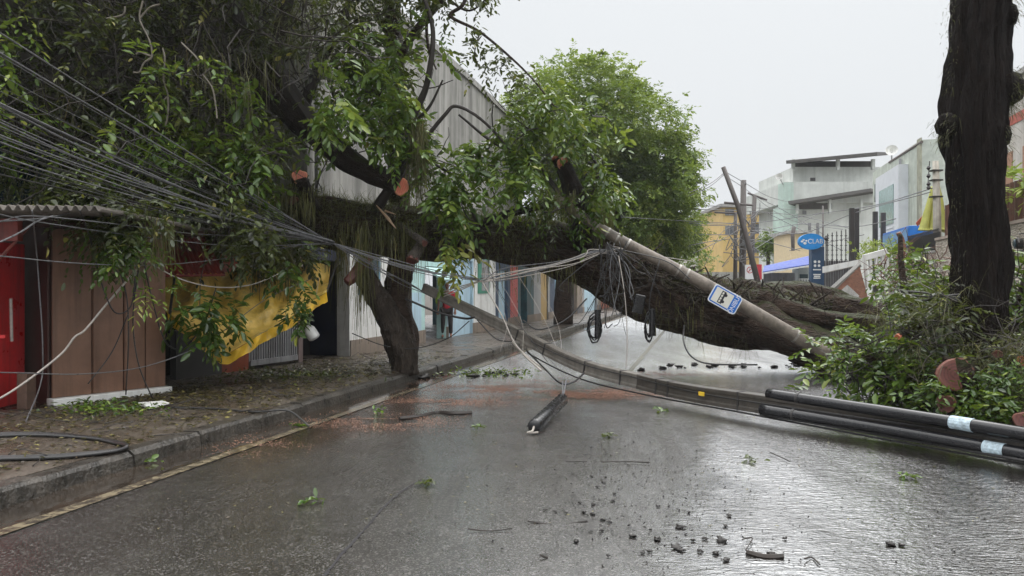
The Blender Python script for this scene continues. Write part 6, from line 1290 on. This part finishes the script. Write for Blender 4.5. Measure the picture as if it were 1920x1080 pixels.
t = thing('satellite_dish', 'pale satellite dish on the left corner of the terrace house', 'satellite dish', P(1463, 340, 50)); c = P(1462, 334, 49.8); MB().tube([c, c + np.array([-.08, -.15, .05]), c + np.array([-.12, -.22, .08])], [.05, .2, .24], 14, cap=False).build('dish', WHITE, t); MB().tube([c, c + np.array([.3, .2, -.4])], .03, 6).build('mast', GREYP, t)
t = thing('sand_house', 'low sand coloured house below the terrace house', 'house', P(1500, 500, 46)); fbox(1483, 1520, 436, 600, 46, 3).build('wall', simple('sand_render', (.58, .47, .30), .7, .15), t); fbox(1480, 1523, 432, 437, 45.7, 3.4).build('roof', CONC_L, t)
t = thing('street_end_wall', 'grey concrete yard wall at the far end of the street', 'wall', P(1320, 560, 58)); fbox(1150, 1440, 510, 575, 58, .3).build('wall', CONC_L, t)
for i, (x, y, Yd, s, lab) in enumerate([(1300, 500, 52, .9, 'hazy far tree at the street bend behind the green crown'), (1440, 470, 52, .5, 'small far tree in front of the yellow building')]):
    t = thing('far_tree', lab, 'tree', P(x, 560, Yd)); MB().tube([P(x, 575, Yd), P(x, y, Yd)], .12, 6).build('trunk', BARK, t); n_ = 260; c = P(x, y - 10, Yd) + rnd(n_, s * .75); leaf_obj('crown', [sprays(c, rnd(n_), .3, 7, .2, .09, .3, .45, .15)], LEAF_FAR, t)

# ------------------------------------------------------------------ the person in the doorway (red shirt)
def skin(name, verts, edges, radii, mat, parent, lv=2):
    me = bpy.data.meshes.new(name); me.from_pydata([tuple(map(float, v)) for v in verts], edges, []); me.materials.append(mat)
    o = bpy.data.objects.new(name, me); COL.objects.link(o); o.parent = parent
    m_ = o.modifiers.new('skin', 'SKIN'); m_.use_smooth_shade = True
    if not me.skin_vertices: me.skin_vertices.new()
    for i, r in enumerate(radii): me.skin_vertices[0].data[i].radius = (r, r) if np.isscalar(r) else r
    me.skin_vertices[0].data[0].use_root = True
    o.modifiers.new('sub', 'SUBSURF').levels = lv; o.modifiers['sub'].render_levels = lv
    return o
pf = G(838, 634, .15); pe = thing('person', 'person in a red shirt and dark trousers standing in the grey shop doorway', 'person', pf)
SKIN = simple('skin', (.26, .13, .085), .5, .1); SHIRT = simple('red_shirt', (.55, .03, .05), .7, .15, 12); TROU = simple('dark_trousers', (.035, .03, .03), .7, .2, 12); HAIR = simple('dark_hair', (.012, .010, .009), .6)
j = {'pel': (0, 0, .93), 'wa': (0, 0, 1.06), 'ch': (0, .0, 1.28), 'nb': (0, 0, 1.44), 'nk': (0, -.01, 1.51), 'hd': (0, -.02, 1.60), 'tp': (0, -.01, 1.70)}
vs = list(j.values()); es = [(0, 1), (1, 2), (2, 3), (3, 4), (4, 5), (5, 6)]; rs = [.13, .115, .135, .075, .052, .082, .06]
for s in (-1, 1):
    b0 = len(vs); vs += [(s * .10, 0, .86), (s * .11, -.02, .48), (s * .12, .01, .10), (s * .13, -.12, .035)]; rs += [.085, .060, .042, .036]; es += [(0, b0), (b0, b0 + 1), (b0 + 1, b0 + 2), (b0 + 2, b0 + 3)]
    b1 = len(vs); vs += [(s * .19, 0, 1.40), (s * .25, .01, 1.12), (s * .26, -.08, .88), (s * .26, -.11, .80)]; rs += [.058, .042, .031, .030]; es += [(2, b1), (b1, b1 + 1), (b1 + 1, b1 + 2), (b1 + 2, b1 + 3)]
    for q, (dx, dl) in enumerate(((-.025, .070), (-.008, .085), (.009, .080), (.025, .062), (-.038, .045))):
        b2 = len(vs); vs += [(s * .26 + dx, -.125, .79 - .012 * (q < 4)), (s * .26 + dx * 1.15, -.14, .79 - dl)]; rs += [.010, .008]; es += [(b1 + 3, b2), (b2, b2 + 1)]
bo = skin('body', vs, es, rs, SKIN, pe)
skin('shirt', [(0, 0, .80), (0, 0, 1.08), (0, 0, 1.28), (0, 0, 1.43), (-.20, 0, 1.39), (-.235, .005, 1.20), (.20, 0, 1.39), (.235, .005, 1.20)], [(0, 1), (1, 2), (2, 3), (2, 4), (4, 5), (2, 6), (6, 7)], [.150, .135, .152, .085, .075, .070, .075, .070], SHIRT, pe)
skin('trousers', [(0, 0, .90), (-.10, 0, .84), (-.11, -.02, .48), (-.12, .01, .12), (.10, 0, .84), (.11, -.02, .48), (.12, .01, .12)], [(0, 1), (1, 2), (2, 3), (0, 4), (4, 5), (5, 6)], [.145, .105, .080, .062, .105, .080, .062], TROU, pe)
skin('hair', [(0, .01, 1.62), (0, .005, 1.71)], [(0, 1)], [.088, .072], HAIR, pe)
mb = MB()
for s in (-.03, .03): mb.tube([pf + np.array([s, -.098, 1.615]), pf + np.array([s, -.09, 1.615])], .010, 8)
mb.build('eyes', simple('eye_dark', (.02, .015, .012), .2), pe); MB().tube([pf + np.array([0, -.095, 1.60]), pf + np.array([0, -.112, 1.57])], [.008, .014], 8).build('nose', SKIN, pe); MB().tube([pf + np.array([-.022, -.095, 1.545]), pf + np.array([.022, -.095, 1.545])], .006, 6).build('mouth', simple('lips', (.22, .07, .06), .5), pe)
for s in (-.088, .088): MB().tube([pf + np.array([s, -.02, 1.575]), pf + np.array([s * 1.06, -.02, 1.63])], [.012, .018], 8).build('ear', SKIN, pe)

# ------------------------------------------------------------------ rain haze
HAZE = 1
if HAZE:
    hb = MB().box((20, 36, 6.45), (70, 0, 0), (0, 62, 0), (0, 0, 7.5)).build('haze', None); hb['kind'] = 'stuff'; hb['label'] = 'thin grey rain haze hanging over the whole street'; hb['category'] = 'haze'
    m = bpy.data.materials.new('rain_haze'); m.use_nodes = True; n = m.node_tree; n.nodes.clear(); vo = n.nodes.new('ShaderNodeVolumePrincipled'); vo.inputs['Color'].default_value = (.93, .95, .97, 1); vo.inputs['Density'].default_value = .0006; vo.inputs['Anisotropy'].default_value = .2
    ou = n.nodes.new('ShaderNodeOutputMaterial'); n.links.new(vo.outputs[0], ou.inputs['Volume']); hb.data.materials.append(m)
